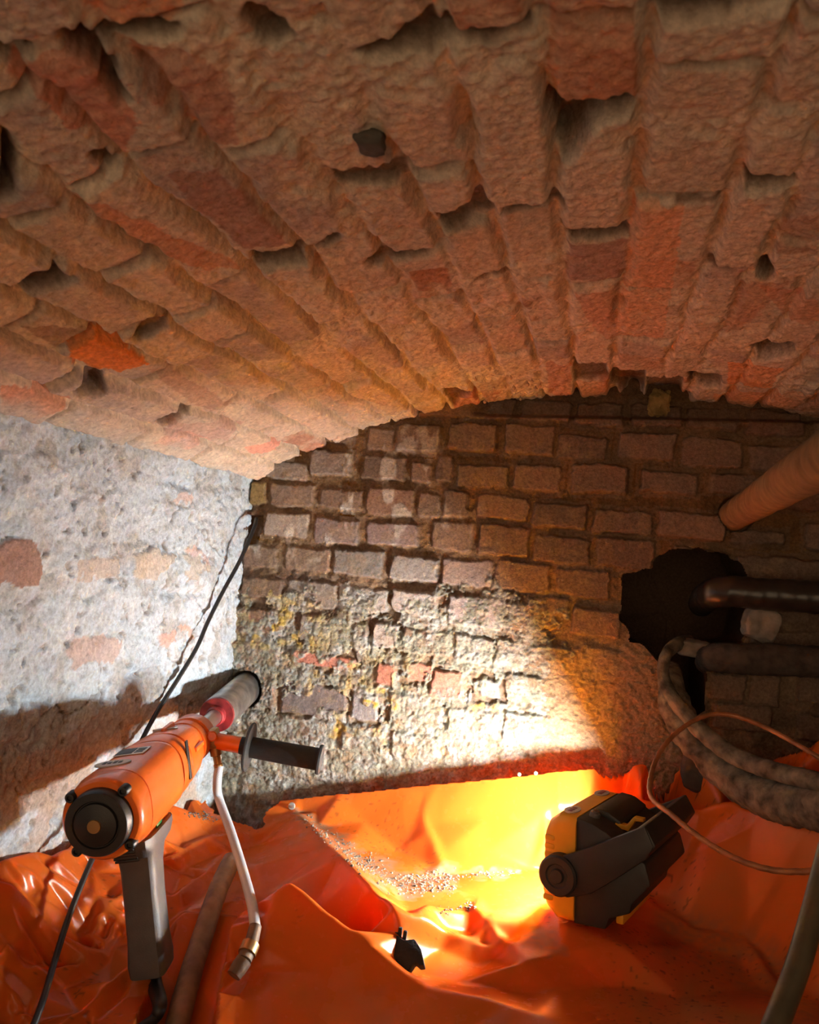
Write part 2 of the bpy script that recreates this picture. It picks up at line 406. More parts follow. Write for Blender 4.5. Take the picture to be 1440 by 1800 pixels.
TINT = [([(118, 615), (165, 590), (205, 600), (260, 640), (210, 655), (130, 650)], (.62, .17, .03), .9),
        ([(1110, 355), (1205, 358), (1180, 515), (1095, 512)], (.66, .30, .18), .85),
        ([(1092, 515), (1180, 515), (1165, 595), (1080, 598)], (.60, .30, .18), .7),
        ([(1280, 640), (1378, 645), (1355, 684), (1278, 675)], (.62, .26, .12), .9),
        ([(1010, 672), (1070, 672), (1070, 718), (1010, 716)], (.62, .36, .22), .8),
        ([(130, 15), (240, 0), (320, 0), (325, 35), (200, 60)], (.50, .20, .09), .8),
        ([(20, 130), (90, 85), (140, 90), (235, 180), (220, 250), (130, 235)], (.42, .19, .13), .85),
        ([(215, 100), (330, 88), (400, 130), (420, 240), (350, 240)], (.36, .19, .14), .8),
        ([(285, 300), (380, 290), (510, 430), (430, 440)], (.30, .18, .14), .9),
        ([(120, 345), (180, 350), (425, 470), (370, 480), (215, 410)], (.46, .22, .13), .8),
        ([(960, 0), (1120, 0), (1115, 155), (970, 175)], (.40, .19, .11), .7),
        ([(1000, 430), (1105, 420), (1098, 490), (995, 490)], (.30, .18, .15), .8),
        ([(960, 640), (1004, 640), (1004, 690), (965, 690)], (.42, .19, .13), .7),
        ([(1010, 510), (1090, 505), (1082, 600), (1050, 590)], (.40, .21, .14), .7),
        ([(785, 692), (840, 690), (845, 718), (805, 725)], (.42, .17, .11), .9),
        ([(430, 785), (480, 778), (508, 782), (480, 798), (440, 798)], (.60, .27, .20), .9),
        ([(260, 650), (300, 648), (415, 715), (350, 718)], (.34, .23, .18), .8),
        ([(300, 745), (430, 740), (400, 770), (290, 770)], (.40, .27, .22), .7),
        ([(268, 778), (330, 758), (372, 770), (330, 790)], (.50, .29, .23), .7),
        ([(0, 675), (120, 690), (120, 710), (60, 740), (0, 730)], (.45, .20, .12), .8),
        ([(40, 575), (150, 580), (140, 605), (110, 620)], (.24, .16, .12), .8),
        ([(1370, 400), (1440, 380), (1440, 440), (1360, 440)], (.32, .19, .13), .7),
        ([(1300, 500), (1390, 500), (1300, 585), (1265, 590)], (.38, .22, .15), .7),
        ([(1255, 690), (1440, 690), (1440, 740), (1255, 720)], (.5, .24, .11), .6),
        ([(1330, 505), (1440, 530), (1440, 575), (1390, 570)], (.42, .2, .12), .6)]
def brick_cells(u, v, beds, heads, seed):
    """u along the course, v across: distance to the nearest joint, random numbers of the brick, position inside it"""
    ci = np.clip(np.searchsorted(beds, v) - 1, 0, len(beds) - 2)
    beds = np.asarray(beds)
    dv = np.minimum(v - beds[ci], beds[ci + 1] - v)
    du = np.zeros_like(u); hid = np.zeros(u.shape, np.int32); uc = np.zeros_like(u)
    for c in range(len(beds) - 1):
        mk = ci == c
        if not mk.any(): continue
        h = np.asarray(heads[c]); k = np.clip(np.searchsorted(h, u[mk]) - 1, 0, len(h) - 2)
        du[mk] = np.minimum(u[mk] - h[k], h[k + 1] - u[mk]); hid[mk] = k + 1000 * c
        uc[mk] = u[mk] - (h[k] + h[k + 1]) / 2
    vc = v - (beds[ci] + beds[ci + 1]) / 2
    one = np.zeros_like(hid)
    R = [_hash(hid, one + k, one, seed) for k in range(6)]
    return du, dv, R, uc, vc
def build_vault():
    yy = [.30]
    while yy[-1] < 2.07: yy.append(yy[-1] * 1.0030 if yy[-1] < 1.1 else yy[-1] + .0033)
    yy = np.concatenate([np.arange(-.9, .299, .02), np.array(yy)])
    ss = np.concatenate([np.arange(-1.22, .62, .0029), np.arange(.62, 1.22, .008)])
    s, y = np.meshgrid(ss, yy); s = s.astype(np.float32); y = y.astype(np.float32)
    P0 = np.stack([XC + RV * np.sin(s / RV), y, ZC + RV * np.cos(s / RV)], -1)
    N = np.stack([-np.sin(s / RV), 0 * s, -np.cos(s / RV)], -1)        # into the room
    Q = np.stack([s, y, 0 * s], -1)
    heads = [[] for _ in BED]
    for (a, b) in HEADS:
        s_, y_ = vault_sy(a, b)
        c = int(np.searchsorted(BED, s_)) - 1
        if 0 <= c < len(BED) - 1: heads[c].append(y_)
    full = []
    for c in range(len(BED) - 1):
        h = sorted(heads[c]); rr = random.Random(c * 7 + 1)
        out = []
        if not h: h = [rr.uniform(.2, .5)]
        x = h[0]
        while x > -1.2: x -= rr.choice([.255, .25, .24, .13]); out.insert(0, x)
        for i in range(len(h)):
            if not out or h[i] - out[-1] > .05: out.append(h[i])
            nxt = h[i + 1] if i + 1 < len(h) else 2.3
            while nxt - out[-1] > .34: out.append(out[-1] + rr.choice([.25, .245, .24, .2, .125]))
        out += [2.6]
        full.append(out)
    wu = .009 * vn(Q, 9, 1) + .005 * vn(Q, 33, 2) + .0022 * vn(Q, 95, 3)
    wv = .0065 * vn(Q, 8, 4) + .0048 * vn(Q, 30, 5) + .0022 * vn(Q, 95, 6)
    du, dv, R, uc, vc = brick_cells(y + wu, s + wv, BED, full, 3)
    d = np.minimum(dv - .0035 * (R[0] * 1.5), du - .001 - .004 * R[1])
    face = sst(.0015, .0085, d)
    big = fbm(Q, 4.2, 3, 11); mid = fbm(Q, 22, 4, 12); fine = fbm(Q, 75, 3, 13)
    smear = sst(.02, .26, fbm(Q, 7.5, 4, 14, .6) + .25 * vn(Q, 2.2, 15) - .26 * sst(-.45, -.7, s) + .10 * sst(-.55, -.4, s) * sst(-.1, -.2, s) * sst(.9, 1.3, y))   # mortar dragged over the bricks
    fill = sst(-.3, .5, fbm(Q, 12, 3, 16))
    brick_h = .002 + .011 * (R[2] - .5) + (R[3] - .5) * .10 * uc * .4 + (R[4] - .5) * .14 * vc + .0016 * mid + .0011 * fine
    joint_h = -.013 - .006 * R[5] - .006 * sst(-.35, -.6, s) + .013 * fill + .004 * mid + .003 * fine
    h = joint_h * (1 - face) + brick_h * face
    rough_h = -.004 + .0075 * mid + .0055 * fine + .003 * vn(Q, 190, 21)
    h = h * (1 - .72 * smear) + rough_h * .72 * smear
    h -= (.009 + .008 * sst(-.4, -.7, s)) * np.exp(-(np.minimum(dv, du) / .0030) ** 2) * sst(-.25, .25, fbm(Q, 8, 3, 17) + .3 * sst(-.4, -.7, s))
    px_, py_ = proj(P0)
    far = np.clip(.8 / np.maximum(y, .3), 0, 1.2) ** 2.2
    wx, wy = px_ + far * (7 * vn(Q, 40, 31) + 1.5 * vn(Q, 110, 32)), py_ + far * (6 * vn(Q, 40, 33) + 1.5 * vn(Q, 110, 34))
    front = y > .3
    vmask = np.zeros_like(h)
    def bl(x, n):
        for _ in range(n): x[1:-1, 1:-1] = (x[:-2, 1:-1] + x[2:, 1:-1] + x[1:-1, :-2] + x[1:-1, 2:] + 4 * x[1:-1, 1:-1]) / 8
        return x
    vdep = np.zeros_like(h)
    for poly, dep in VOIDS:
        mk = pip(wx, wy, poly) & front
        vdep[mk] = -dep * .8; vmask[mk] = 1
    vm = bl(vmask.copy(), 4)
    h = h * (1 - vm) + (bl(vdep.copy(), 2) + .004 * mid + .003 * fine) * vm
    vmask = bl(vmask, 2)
    for _ in range(2): h[1:-1, 1:-1] = (h[:-2, 1:-1] + h[2:, 1:-1] + h[1:-1, :-2] + h[1:-1, 2:] + 4 * h[1:-1, 1:-1]) / 8
    h += .004 * big + .0016 * vn(Q, 120, 22) + .0012 * vn(Q, 210, 23)
    # the lowest bricks run into the lime-washed wall
    lime = sst(-1.0, -1.09, s + .05 * fbm(Q, 10, 4, 41) + .04 * sst(1.3, 2.0, y) - .02)
    h = h * (1 - .55 * lime) + (.004 * mid + .004 * fine) * .55 * lime
    col = np.zeros(h.shape + (3,), np.float32)
    c1, c2, c3 = np.array([.63, .50, .38]), np.array([.70, .57, .45]), np.array([.52, .42, .36])
    col[:] = c1
    col = mixc(col, c2, sst(.35, .75, R[2])); col = mixc(col, c3, sst(.72, .9, R[4])); col = mixc(col, (.5, .22, .12), .8 * sst(.90, .95, R[0]))
    col = mixc(col, (.73, .61, .47), .55 * sst(-.1, .45, fbm(Q, 16, 4, 51)))        # dust film
    mort = np.array([.73, .62, .48])
    for poly, tc, a in TINT:
        mk = (pip(wx, wy, poly) & front).astype(np.float32) * a
        col = mixc(col, np.minimum(np.array(tc) * 1.45, .8), mk)
    notint = np.ones_like(h)
    for poly, tc, a in TINT: notint[pip(wx, wy, poly) & front] = .25
    col = mixc(col, mort, np.maximum((1 - face) * .9, smear * .85) * notint)
    col = mixc(col, (.15, .095, .06), .8 * vmask)  # shade of the recesses painted into their pigment
    col = mixc(col, (.56, .54, .48), .85 * lime)
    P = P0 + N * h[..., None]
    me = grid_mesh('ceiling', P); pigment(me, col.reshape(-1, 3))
    o = struct('ceiling', me, M['vault'], 'low barrel vault of rough old bricks with sandy mortar', 'ceiling')
build_vault()

# ---- end wall
def t7(a, b, c, d): return (400 + a / 3.6, 680 + b / 3.6, 400 + c / 3.6, 680 + d / 3.6)
def t8(a, b, c, d): return (780 + a / 3.6, 680 + b / 3.6, 780 + c / 3.6, 680 + d / 3.6)
def tr_(a, b, c, d): return (1100 + a / 4.235, 680 + b / 4.235, 1100 + c / 4.235, 680 + d / 4.235)
def tl(a, b, c, d): return (380 + a / 3.6, 1000 + b / 3.6, 380 + c / 3.6, 1000 + d / 3.6)
def tm(a, b, c, d): return (740 + a / 3.6, 1000 + b / 3.6, 740 + c / 3.6, 1000 + d / 3.6)
def tq(a, b, c, d): return (1100 + a / 4.235, 1050 + b / 4.235, 1100 + c / 4.235, 1050 + d / 4.235)
BR, GR, RD, PU = (.21, .145, .105), (.31, .26, .22), (.42, .17, .12), (.20, .16, .155)
TRACED = [(t7(880, 250, 1060, 410), BR), (t7(1070, 235, 1350, 420), BR), (t8(20, 230, 340, 410), BR), (t8(385, 240, 710, 435), BR), (t8(720, 300, 1040, 460), BR), (t8(1100, 290, 1470, 460), BR), (tr_(420, 380, 880, 600), BR), (tr_(910, 430, 1300, 640), BR),
          (t7(230, 470, 510, 590), GR), (t7(520, 400, 780, 570), GR), (t7(840, 440, 1130, 600), BR), (t7(1155, 480, 1300, 610), BR), (t8(80, 490, 410, 640), BR), (t8(440, 490, 740, 660), BR), (t8(800, 490, 1170, 680), BR), (tr_(100, 620, 540, 800), BR), (tr_(610, 640, 960, 800), BR),
          (t7(140, 600, 240, 745), (.26, .17, .07)), (t7(260, 610, 540, 765), BR), (t7(575, 650, 860, 775), BR), (t8(0, 650, 160, 830), BR), (t8(200, 680, 550, 850), BR), (t8(560, 730, 910, 900), BR), (t8(940, 780, 1330, 940), BR), (tr_(780, 1060, 1200, 1170), BR),
          (t7(230, 790, 510, 950), GR), (t7(540, 830, 830, 1000), (.25, .19, .17)), (t7(880, 860, 1200, 1015), (.27, .2, .18)), (t8(-90, 850, 190, 1040), BR), (t8(220, 880, 550, 1080), BR), (t8(570, 950, 930, 1130), BR), (t8(960, 960, 1330, 1155), BR),
          (t7(90, 1000, 320, 1140), BR), (t7(360, 1010, 640, 1170), BR), (t7(660, 1030, 990, 1200), (.25, .23, .21)), (t7(1025, 1075, 1335, 1230), (.36, .34, .32)), (t8(-15, 1090, 310, 1260), (.29, .24, .22)), (t8(320, 1110, 680, 1300), BR), (t8(710, 1160, 1060, 1340), BR),
          (t7(75, 1200, 350, 1340), BR), (t7(370, 1230, 690, 1390), GR), (tl(760, 110, 1090, 270), (.40, .37, .34)), (tl(1105, 130, 1400, 290), (.42, .39, .37)), (tm(165, 170, 520, 370), (.36, .31, .30)), (tm(950, 250, 1260, 440), BR), (tm(735, 180, 940, 300), BR),
          (tl(520, 300, 850, 480), GR), (tl(990, 340, 1150, 510), (.46, .42, .39)), (tm(210, 420, 450, 600), GR), (tm(460, 440, 660, 620), GR),
          (tl(470, 540, 880, 620), RD), (tl(1010, 600, 1140, 750), RD), (tl(1200, 590, 1370, 720), RD), (tm(60, 640, 270, 820), (.52, .22, .16)), (tm(365, 700, 500, 830), (.33, .34, .35)),
          (tl(400, 730, 830, 940), PU), (tl(845, 790, 1025, 970), (.25, .24, .25)), (tl(1090, 800, 1350, 970), GR),
          (tq(630, 560, 900, 780), BR), (tq(920, 570, 1160, 820), BR), (tq(640, 790, 1090, 1000), BR), (tq(100, 750, 260, 930), RD)]
HOLE = [(1088, 1015), (1100, 1003), (1146, 1000), (1156, 972), (1198, 962), (1258, 967), (1300, 985), (1318, 1020), (1322, 1070), (1306, 1140), (1252, 1150), (1242, 1180), (1240, 1250), (1215, 1265), (1190, 1230), (1165, 1175), (1140, 1145), (1108, 1132), (1092, 1090)]
def build_end_wall():
    xs = np.concatenate([np.arange(-1.02, .2, .0024), np.arange(.2, .56, .003), np.arange(.56, 1.2, .012)]); zs = np.concatenate([np.arange(-.86, -.66, .006), np.arange(-.66, .50, .0024)])
    x, z = np.meshgrid(xs, zs); x = x.astype(np.float32); z = z.astype(np.float32)
    P0 = np.stack([x, np.full_like(x, YW), z], -1); Q = np.stack([x, 0 * x, z], -1)
    rects = []
    for (x0, y0, x1, y1), col in TRACED:
        ym, xm = (y0 + y1) / 2, (x0 + x1) / 2
        rects.append([onY(x0, ym, YW)[0], onY(x1, ym, YW)[0], onY(xm, y1, YW)[2], onY(xm, y0, YW)[2], col])
    rowz = [.385, .30, .215, .122, .038, -.044, -.134, -.227, -.315, -.41, -.495, -.58, -.665, -.75, -.83]
    rr = random.Random(9)
    for k, zc in enumerate(rowz):
        taken = sorted([(a, b) for a, b, c0, c1, _ in rects if abs((c0 + c1) / 2 - zc) < .04])
        gaps, cur = [], -1.05
        for a, b in taken:
            if a - cur > .05: gaps.append((cur, a - .01))
            cur = max(cur, b + .01)
        gaps.append((cur, 1.25))
        for a, b in gaps:
            t = a + (rr.uniform(0, .05) if b > 1 else 0)
            while t < b - .04:
                w = min(rr.choice([.125, .13, .12, .25]), b - t)
                rects.append([t, t + w, zc - .033 + rr.uniform(-.004, .004), zc + .033 + rr.uniform(-.004, .004), BR if rr.random() < .8 else (.22, .13, .09)])
                t += w + rr.uniform(.010, .018)
    wx = x + .004 * vn(Q, 14, 61) + .003 * vn(Q, 45, 62) + .0018 * vn(Q, 130, 63)
    wz = z + .004 * vn(Q, 12, 64) + .003 * vn(Q, 45, 65) + .0018 * vn(Q, 130, 66)
    mid = fbm(Q, 26, 4, 71); fine = fbm(Q, 90, 3, 72); big = fbm(Q, 5, 3, 73)
    h = -.008 - .010 * sst(-.2, .5, fbm(Q, 14, 3, 74)) + .006 * mid + .003 * fine
    col = np.zeros(x.shape + (3,), np.float32); col[:] = (.22, .15, .095)
    col = mixc(col, (.15, .10, .07), sst(0, .5, big))
    best = np.full(x.shape, -1., np.float32)
    for i, (a, b, c, d, cc) in enumerate(rects):
        mk = (wx > a - .01) & (wx < b + .01) & (wz > c - .01) & (wz < d + .01)
        if not mk.any(): continue
        X, Z = wx[mk], wz[mk]
        r_ = .008
        qx = np.abs(X - (a + b) / 2) - (b - a) / 2 + r_; qz = np.abs(Z - (c + d) / 2) - (d - c) / 2 + r_
        sd = np.hypot(np.maximum(qx, 0), np.maximum(qz, 0)) + np.minimum(np.maximum(qx, qz), 0) - r_
        f = sst(.001, -.006, sd)
        R = [rr.random() for _ in range(5)]
        bh = .002 + .010 * (R[0] - .5) + (R[1] - .5) * .12 * (X - (a + b) / 2) + (R[2] - .5) * .2 * (Z - (c + d) / 2) + (.0026 if cc[0] < .25 else .0018) * mid[mk] + .0014 * fine[mk]
        h[mk] = h[mk] * (1 - f) + bh * f
        tint = np.array(cc) * (.85 + .35 * R[3])
        cm = col[mk]; cm = cm * (1 - f[:, None]) + tint * f[:, None]; col[mk] = cm
        best[mk] = np.maximum(best[mk], f)
    # soot-brown dust on ledges, pale salt streaks
    col = mixc(col, (.30, .21, .13), .45 * sst(.05, .5, fbm(Q, 30, 4, 75)))
    px_, py_ = proj(P0)
    nx, ny = px_ + 18 * vn(Q, 18, 81) + 10 * vn(Q, 60, 82), py_ + 18 * vn(Q, 18, 83) + 10 * vn(Q, 60, 84)
    # salt crust (lower left)
    low = sst(940, 1130, ny) * sst(1030, 930, nx + .15 * (ny - 1200)) 
    keepbrick = np.zeros_like(h)
    for poly in ([(1005, 985), (1005, 985), (660, 980), (770, 980), (770, 1035), (680, 1030)], [(495, 1200), (550, 1205), (598, 1232), (640, 1262), (560, 1252), (498, 1246)], [(615, 1225), (662, 1222), (664, 1270), (612, 1265)], [(640, 1100), (690, 1090), (700, 1140), (660, 1138)], [(655, 1165), (700, 1168), (695, 1205), (668, 1200)], [(715, 1168), (765, 1170), (755, 1198), (712, 1192)], [(755, 1190), (812, 1188), (815, 1228), (755, 1222)], [(843, 1195), (880, 1195), (880, 1232), (843, 1232)], [(530, 1150), (620, 1155), (620, 1170), (520, 1172)]):
        keepbrick[pip(nx, ny, poly)] = 1
    n1 = fbm(Q, 24, 5, 85, .65)
    crust = sst(-.10, .14, n1 + 1.2 * (low - .66)) * (1 - .92 * keepbrick) * (low > .01)
    streak = sst(.12, .35, fbm(np.stack([x, 0 * x, z * .55], -1), 20, 4, 86, .6)) * sst(1000, 940, ny) * sst(960, 620, nx) * .75
    g1, r1 = grains(x, z, .0095, 5); g2, r2 = grains(x, z, .0055, 6)
    clump = np.maximum(vn(Q, 190, 87), vn(Q + 3.3, 150, 88)) + .5 * vn(Q, 330, 99)
    grain = .5 + .5 * vn(Q, 210, 89)
    h = h * (1 - .55 * crust) + crust * (.0008 + .0060 * np.maximum(g1, g2 * .62) + .0055 * fbm(Q, 40, 3, 90))
    h += streak * (.002 + .002 * grain)
    salt = mixc(np.broadcast_to(np.array([.25, .25, .20], np.float32), col.shape).copy(), (.34, .345, .32), sst(-.2, .5, vn(Q, 40, 91)))
    yel = np.zeros_like(h)
    for cx, cy, rx, ry, a in ((490, 1110, 75, 45, 1.0), (600, 1195, 60, 40, .8), (675, 1245, 16, 50, 1.2), (605, 1275, 25, 15, 1.2), (850, 1240, 22, 12, .9), (480, 1030, 70, 30, .8), (560, 1075, 90, 40, .45), (690, 1180, 60, 40, .5), (470, 930, 40, 30, .5)):
        yel = np.maximum(yel, a * np.exp(-((nx - cx) / rx) ** 2 - ((ny - cy) / ry) ** 2))
    yel = yel * sst(-.25, .35, vn(Q, 55, 92))
    for k in range(3): salt[..., k] = salt[..., k] * (1 - np.clip(yel, 0, 1)) + (.48, .32, .05)[k] * np.clip(yel, 0, 1)
    salt = salt * (.80 + .36 * np.where(g1 > g2 * .62, r1, r2))[..., None]
    pits = np.maximum(sst(.15, .5, vn(Q, 80, 93)) * .65, .65 * sst(.18, .0, np.maximum(g1, g2)))
    col = col * (1 - (crust * (1 - pits))[..., None]) + salt * (crust * (1 - pits))[..., None]
    col = mixc(col, (.50, .47, .42), streak)
    # rough sandy render (lower right of the salt crust)
    sand = sst(1115, 1165, ny) * sst(900, 980, nx) * sst(1215, 1150, nx - .2 * (ny - 1200))
    base = sst(1350, 1310, 2690 - ny - .0 * nx) * sst(1235, 1150, nx)     # band just over the sheet
    sand = np.maximum(sand, sst(1270, 1310, ny + .06 * (nx - 1000)) * sst(1235, 1150, nx)) * (1 - crust * .85)
    hh = .011 * fbm(np.stack([x * .8, 0 * x, z * 1.3], -1), 26, 6, 94, .66) + .005 * fine
    h = h * (1 - .8 * sand) + hh * .8 * sand
    col = mixc(col, (.34, .245, .155), .85 * sand)
    # brown damp smear in the joints at the upper left
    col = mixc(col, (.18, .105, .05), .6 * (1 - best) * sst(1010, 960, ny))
    col = mixc(col, (.13, .075, .04), .55 * sst(740, 700, ny - .02 * nx) )  # shade under the vault edge painted onto the top courses
    top = sst(735, 722, py_ - .02 * (px_ - 900)) * sst(820, 860, px_)
    h -= .035 * top
    # opening
    hole = pip(px_ + 5 * vn(Q, 35, 95), py_ + 5 * vn(Q, 35, 96), HOLE)
    cav = pip(px_, py_, [(432, 905), (458, 905), (460, 925), (450, 955), (425, 960)])
    h[cav] = -.05
    bitc = onY(430, 1212, YW)
    bore = np.hypot(x - bitc[0], z - bitc[2]); h[bore < .049] = -.06; col = mixc(col, (.10, .08, .065), sst(.056, .048, bore))
    ring = np.hypot(px_ - 1297, (py_ - 903)) < 32
    h[ring] = -.03
    P = P0.copy(); P[..., 1] -= h
    k = hole[:-1, :-1] & hole[1:, :-1] & hole[:-1, 1:] & hole[1:, 1:]
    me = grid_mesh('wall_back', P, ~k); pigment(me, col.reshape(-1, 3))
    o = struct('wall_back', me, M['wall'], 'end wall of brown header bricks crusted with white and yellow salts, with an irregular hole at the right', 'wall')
    # the cavity behind the opening
    c3 = [onY(a, b, YW) for a, b in HOLE]; cen = np.mean(c3, 0)
    ringsN = 26; rings = []
    for i in range(ringsN):
        t = i / (ringsN - 1); sc = 1.03 + .10 * math.sin(t * 2.2); ring = []
        for j in range(len(c3)):
            for q in range(4):
                p = c3[j] * (1 - q / 4) + c3[(j + 1) % len(c3)] * (q / 4)
                ring.append(cen + (p - cen) * sc + np.array([0, .014 + t * .42, 0]))
        rings.append(ring)
    G = np.array(rings); G = np.concatenate([G, G[:, :1]], 1)
    n = fbm(G, 25, 4, 97)[..., None] * .010 * np.linspace(0, 1, ringsN)[:, None, None]
    G = G + (G - cen) * n * 8
    back = np.broadcast_to(cen + np.array([0, .44, 0]), (1,) + G.shape[1:])
    G = np.concatenate([G, back], 0)
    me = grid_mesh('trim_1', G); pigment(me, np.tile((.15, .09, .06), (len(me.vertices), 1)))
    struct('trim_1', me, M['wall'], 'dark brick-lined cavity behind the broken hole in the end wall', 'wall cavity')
build_end_wall()
def build_backing():  # unseen box added so no world light leaks in behind the wall
    x0, x1, z0, z1, y0, y1 = -1.1, 1.25, -.9, .56, 2.03, 2.52
    v = [(x0, y0, z0), (x1, y0, z0), (x1, y0, z1), (x0, y0, z1), (x0, y1, z0), (x1, y1, z0), (x1, y1, z1), (x0, y1, z1)]
    me = bpy.data.meshes.new('leak_blocker'); me.from_pydata(v, [], [(4, 5, 6, 7), (0, 1, 5, 4), (1, 2, 6, 5), (2, 3, 7, 6), (3, 0, 4, 7)])
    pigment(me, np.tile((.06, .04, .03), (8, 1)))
    struct('leak_blocker', me, M['wall'], 'unseen dark box added behind the end wall to stop light leaks', 'light blocker')
build_backing()

# ---- left wall, lime-washed
def build_left_wall():
    yy = [.25]
    while yy[-1] < 2.02: yy.append(yy[-1] + .0036)
    yy = np.concatenate([np.arange(-.9, .249, .03), np.array(yy)]); zs = np.arange(-.86, .25, .0036)
    y, z = np.meshgrid(yy, zs); y = y.astype(np.float32); z = z.astype(np.float32)
    Q = np.stack([0 * y, y, z], -1); P0 = np.stack([np.full_like(y, XL), y, z], -1)
    beds = [-.9 + .084 * k for k in range(15)]; heads = []
    for c in range(14):
        rr = random.Random(c + 40); out = [-1.2 + rr.uniform(0, .2)]
        while out[-1] < 2.3: out.append(out[-1] + rr.choice([.25, .13, .26, .24]))
        heads.append(out)
    wu = .014 * vn(Q, 9, 101) + .008 * vn(Q, 30, 102) + .004 * vn(Q, 90, 103); wv = .014 * vn(Q, 8, 104) + .008 * vn(Q, 30, 105) + .004 * vn(Q, 90, 106)
    du, dv, R, uc, vc = brick_cells(y + wu, z + wv, beds, heads, 8)
    d = np.minimum(du, dv); face = sst(.001, .016, d)
    mid = fbm(Q, 24, 4, 107); fine = fbm(Q, 80, 4, 108, .6); big = fbm(Q, 5, 3, 109)
    h = -.0075 * (1 - face) * sst(-.1, .35, fbm(Q, 9, 3, 110)) + .008 * (R[0] - .5) * face + .0065 * mid + .0048 * fine + .008 * big
    pit = sst(.40, .58, fbm(Q, 48, 3, 111)); h -= .007 * pit
    crack = sst(.030, .0, np.abs(fbm(Q, 7, 4, 112))) * sst(.05, .4, vn(Q, 6, 113)); h -= .006 * crack
    px_, py_ = proj(P0)
    nx, ny = px_ + 10 * vn(Q, 25, 121) + 5 * vn(Q, 80, 122), py_ + 10 * vn(Q, 25, 123) + 5 * vn(Q, 80, 124)
    col = np.zeros(y.shape + (3,), np.float32); col[:] = (.49, .58, .65)
    col = mixc(col, (.57, .67, .75), sst(-.1, .4, big)); col = mixc(col, (.37, .36, .33), .6 * sst(.05, .45, fbm(Q, 17, 4, 114)))
    col = mixc(col, (.34, .29, .24), .7 * pit); col = mixc(col, (.20, .15, .11), .75 * crack)
    for poly, tc, a in (([(-20, 955), (60, 953), (66, 1000), (60, 1028), (-20, 1034)], (.34, .22, .18), 1), ([(110, 1140), (150, 1120), (210, 1112), (215, 1130), (190, 1165), (130, 1175)], (.52, .42, .39), .8), ([(235, 970), (290, 968), (310, 975), (280, 1015), (232, 1022)], (.50, .44, .36), .8), ([(140, 990), (215, 985), (215, 1020), (140, 1020)], (.48, .42, .35), .7), ([(285, 1110), (312, 1105), (318, 1125), (300, 1140), (285, 1130)], (.55, .36, .30), .8), ([(322, 1105), (340, 1100), (340, 1120), (325, 1120)], (.6, .36, .26), .7), ([(332, 972), (362, 968), (355, 985), (335, 985)], (.55, .4, .36), .7), ([(310, 880), (330, 865), (330, 885), (312, 892)], (.58, .44, .38), .7), ([(320, 985), (362, 985), (358, 1012), (325, 1015)], (.5, .45, .37), .7), ([(40, 1480), (60, 1420), (85, 1400), (90, 1430), (70, 1490)], (.5, .46, .42), .8)):
        mk = pip(nx, ny, poly); col[mk] = col[mk] * (1 - a) + np.array(tc) * a; h[mk] = h[mk] * .4 + .002
    # patchy browner tone low on the wall
    col = mixc(col, (.46, .36, .27), .75 * sst(1240, 1340, ny + .25 * nx - 40) * sst(-.3, .2, fbm(Q, 11, 3, 115) + .25))
    P = P0.copy(); P[..., 0] += h
    me = grid_mesh('wall_left', P); pigment(me, col.reshape(-1, 3))
    struct('wall_left', me, M['lime'], 'left wall under flaking whitish limewash with traces of brick', 'wall')
build_left_wall()

# ---- right wall and ground (out of frame, they only close the cellar)
def slab(name, p, u, v, nu, nv, mat, label, cat, col, amp=.01):
    a, b = np.meshgrid(np.linspace(0, 1, nu), np.linspace(0, 1, nv))
    G = np.array(p) + a[..., None] * np.array(u) + b[..., None] * np.array(v)
    nrm = np.cross(u, v); nrm = nrm / np.linalg.norm(nrm)
    G = G + nrm * (fbm(G, 12, 4, 131) * amp)[..., None]
    me = grid_mesh(name, G); pigment(me, np.tile(col, (nu * nv, 1)))
    struct(name, me, mat, label, cat)
slab('wall_right', (1.12, 2.03, -.86), (0, -2.95, 0), (0, 0, 1.16), 160, 70, M['wall'], 'right wall of dim brown brick', 'wall', (.2, .13, .09))
slab('floor', (-1.0, -.9, -.80), (2.15, 0, 0), (0, 2.95, 0), 120, 160, M['earth'], 'dark earth floor under the orange sheet', 'floor', (.06, .04, .03))

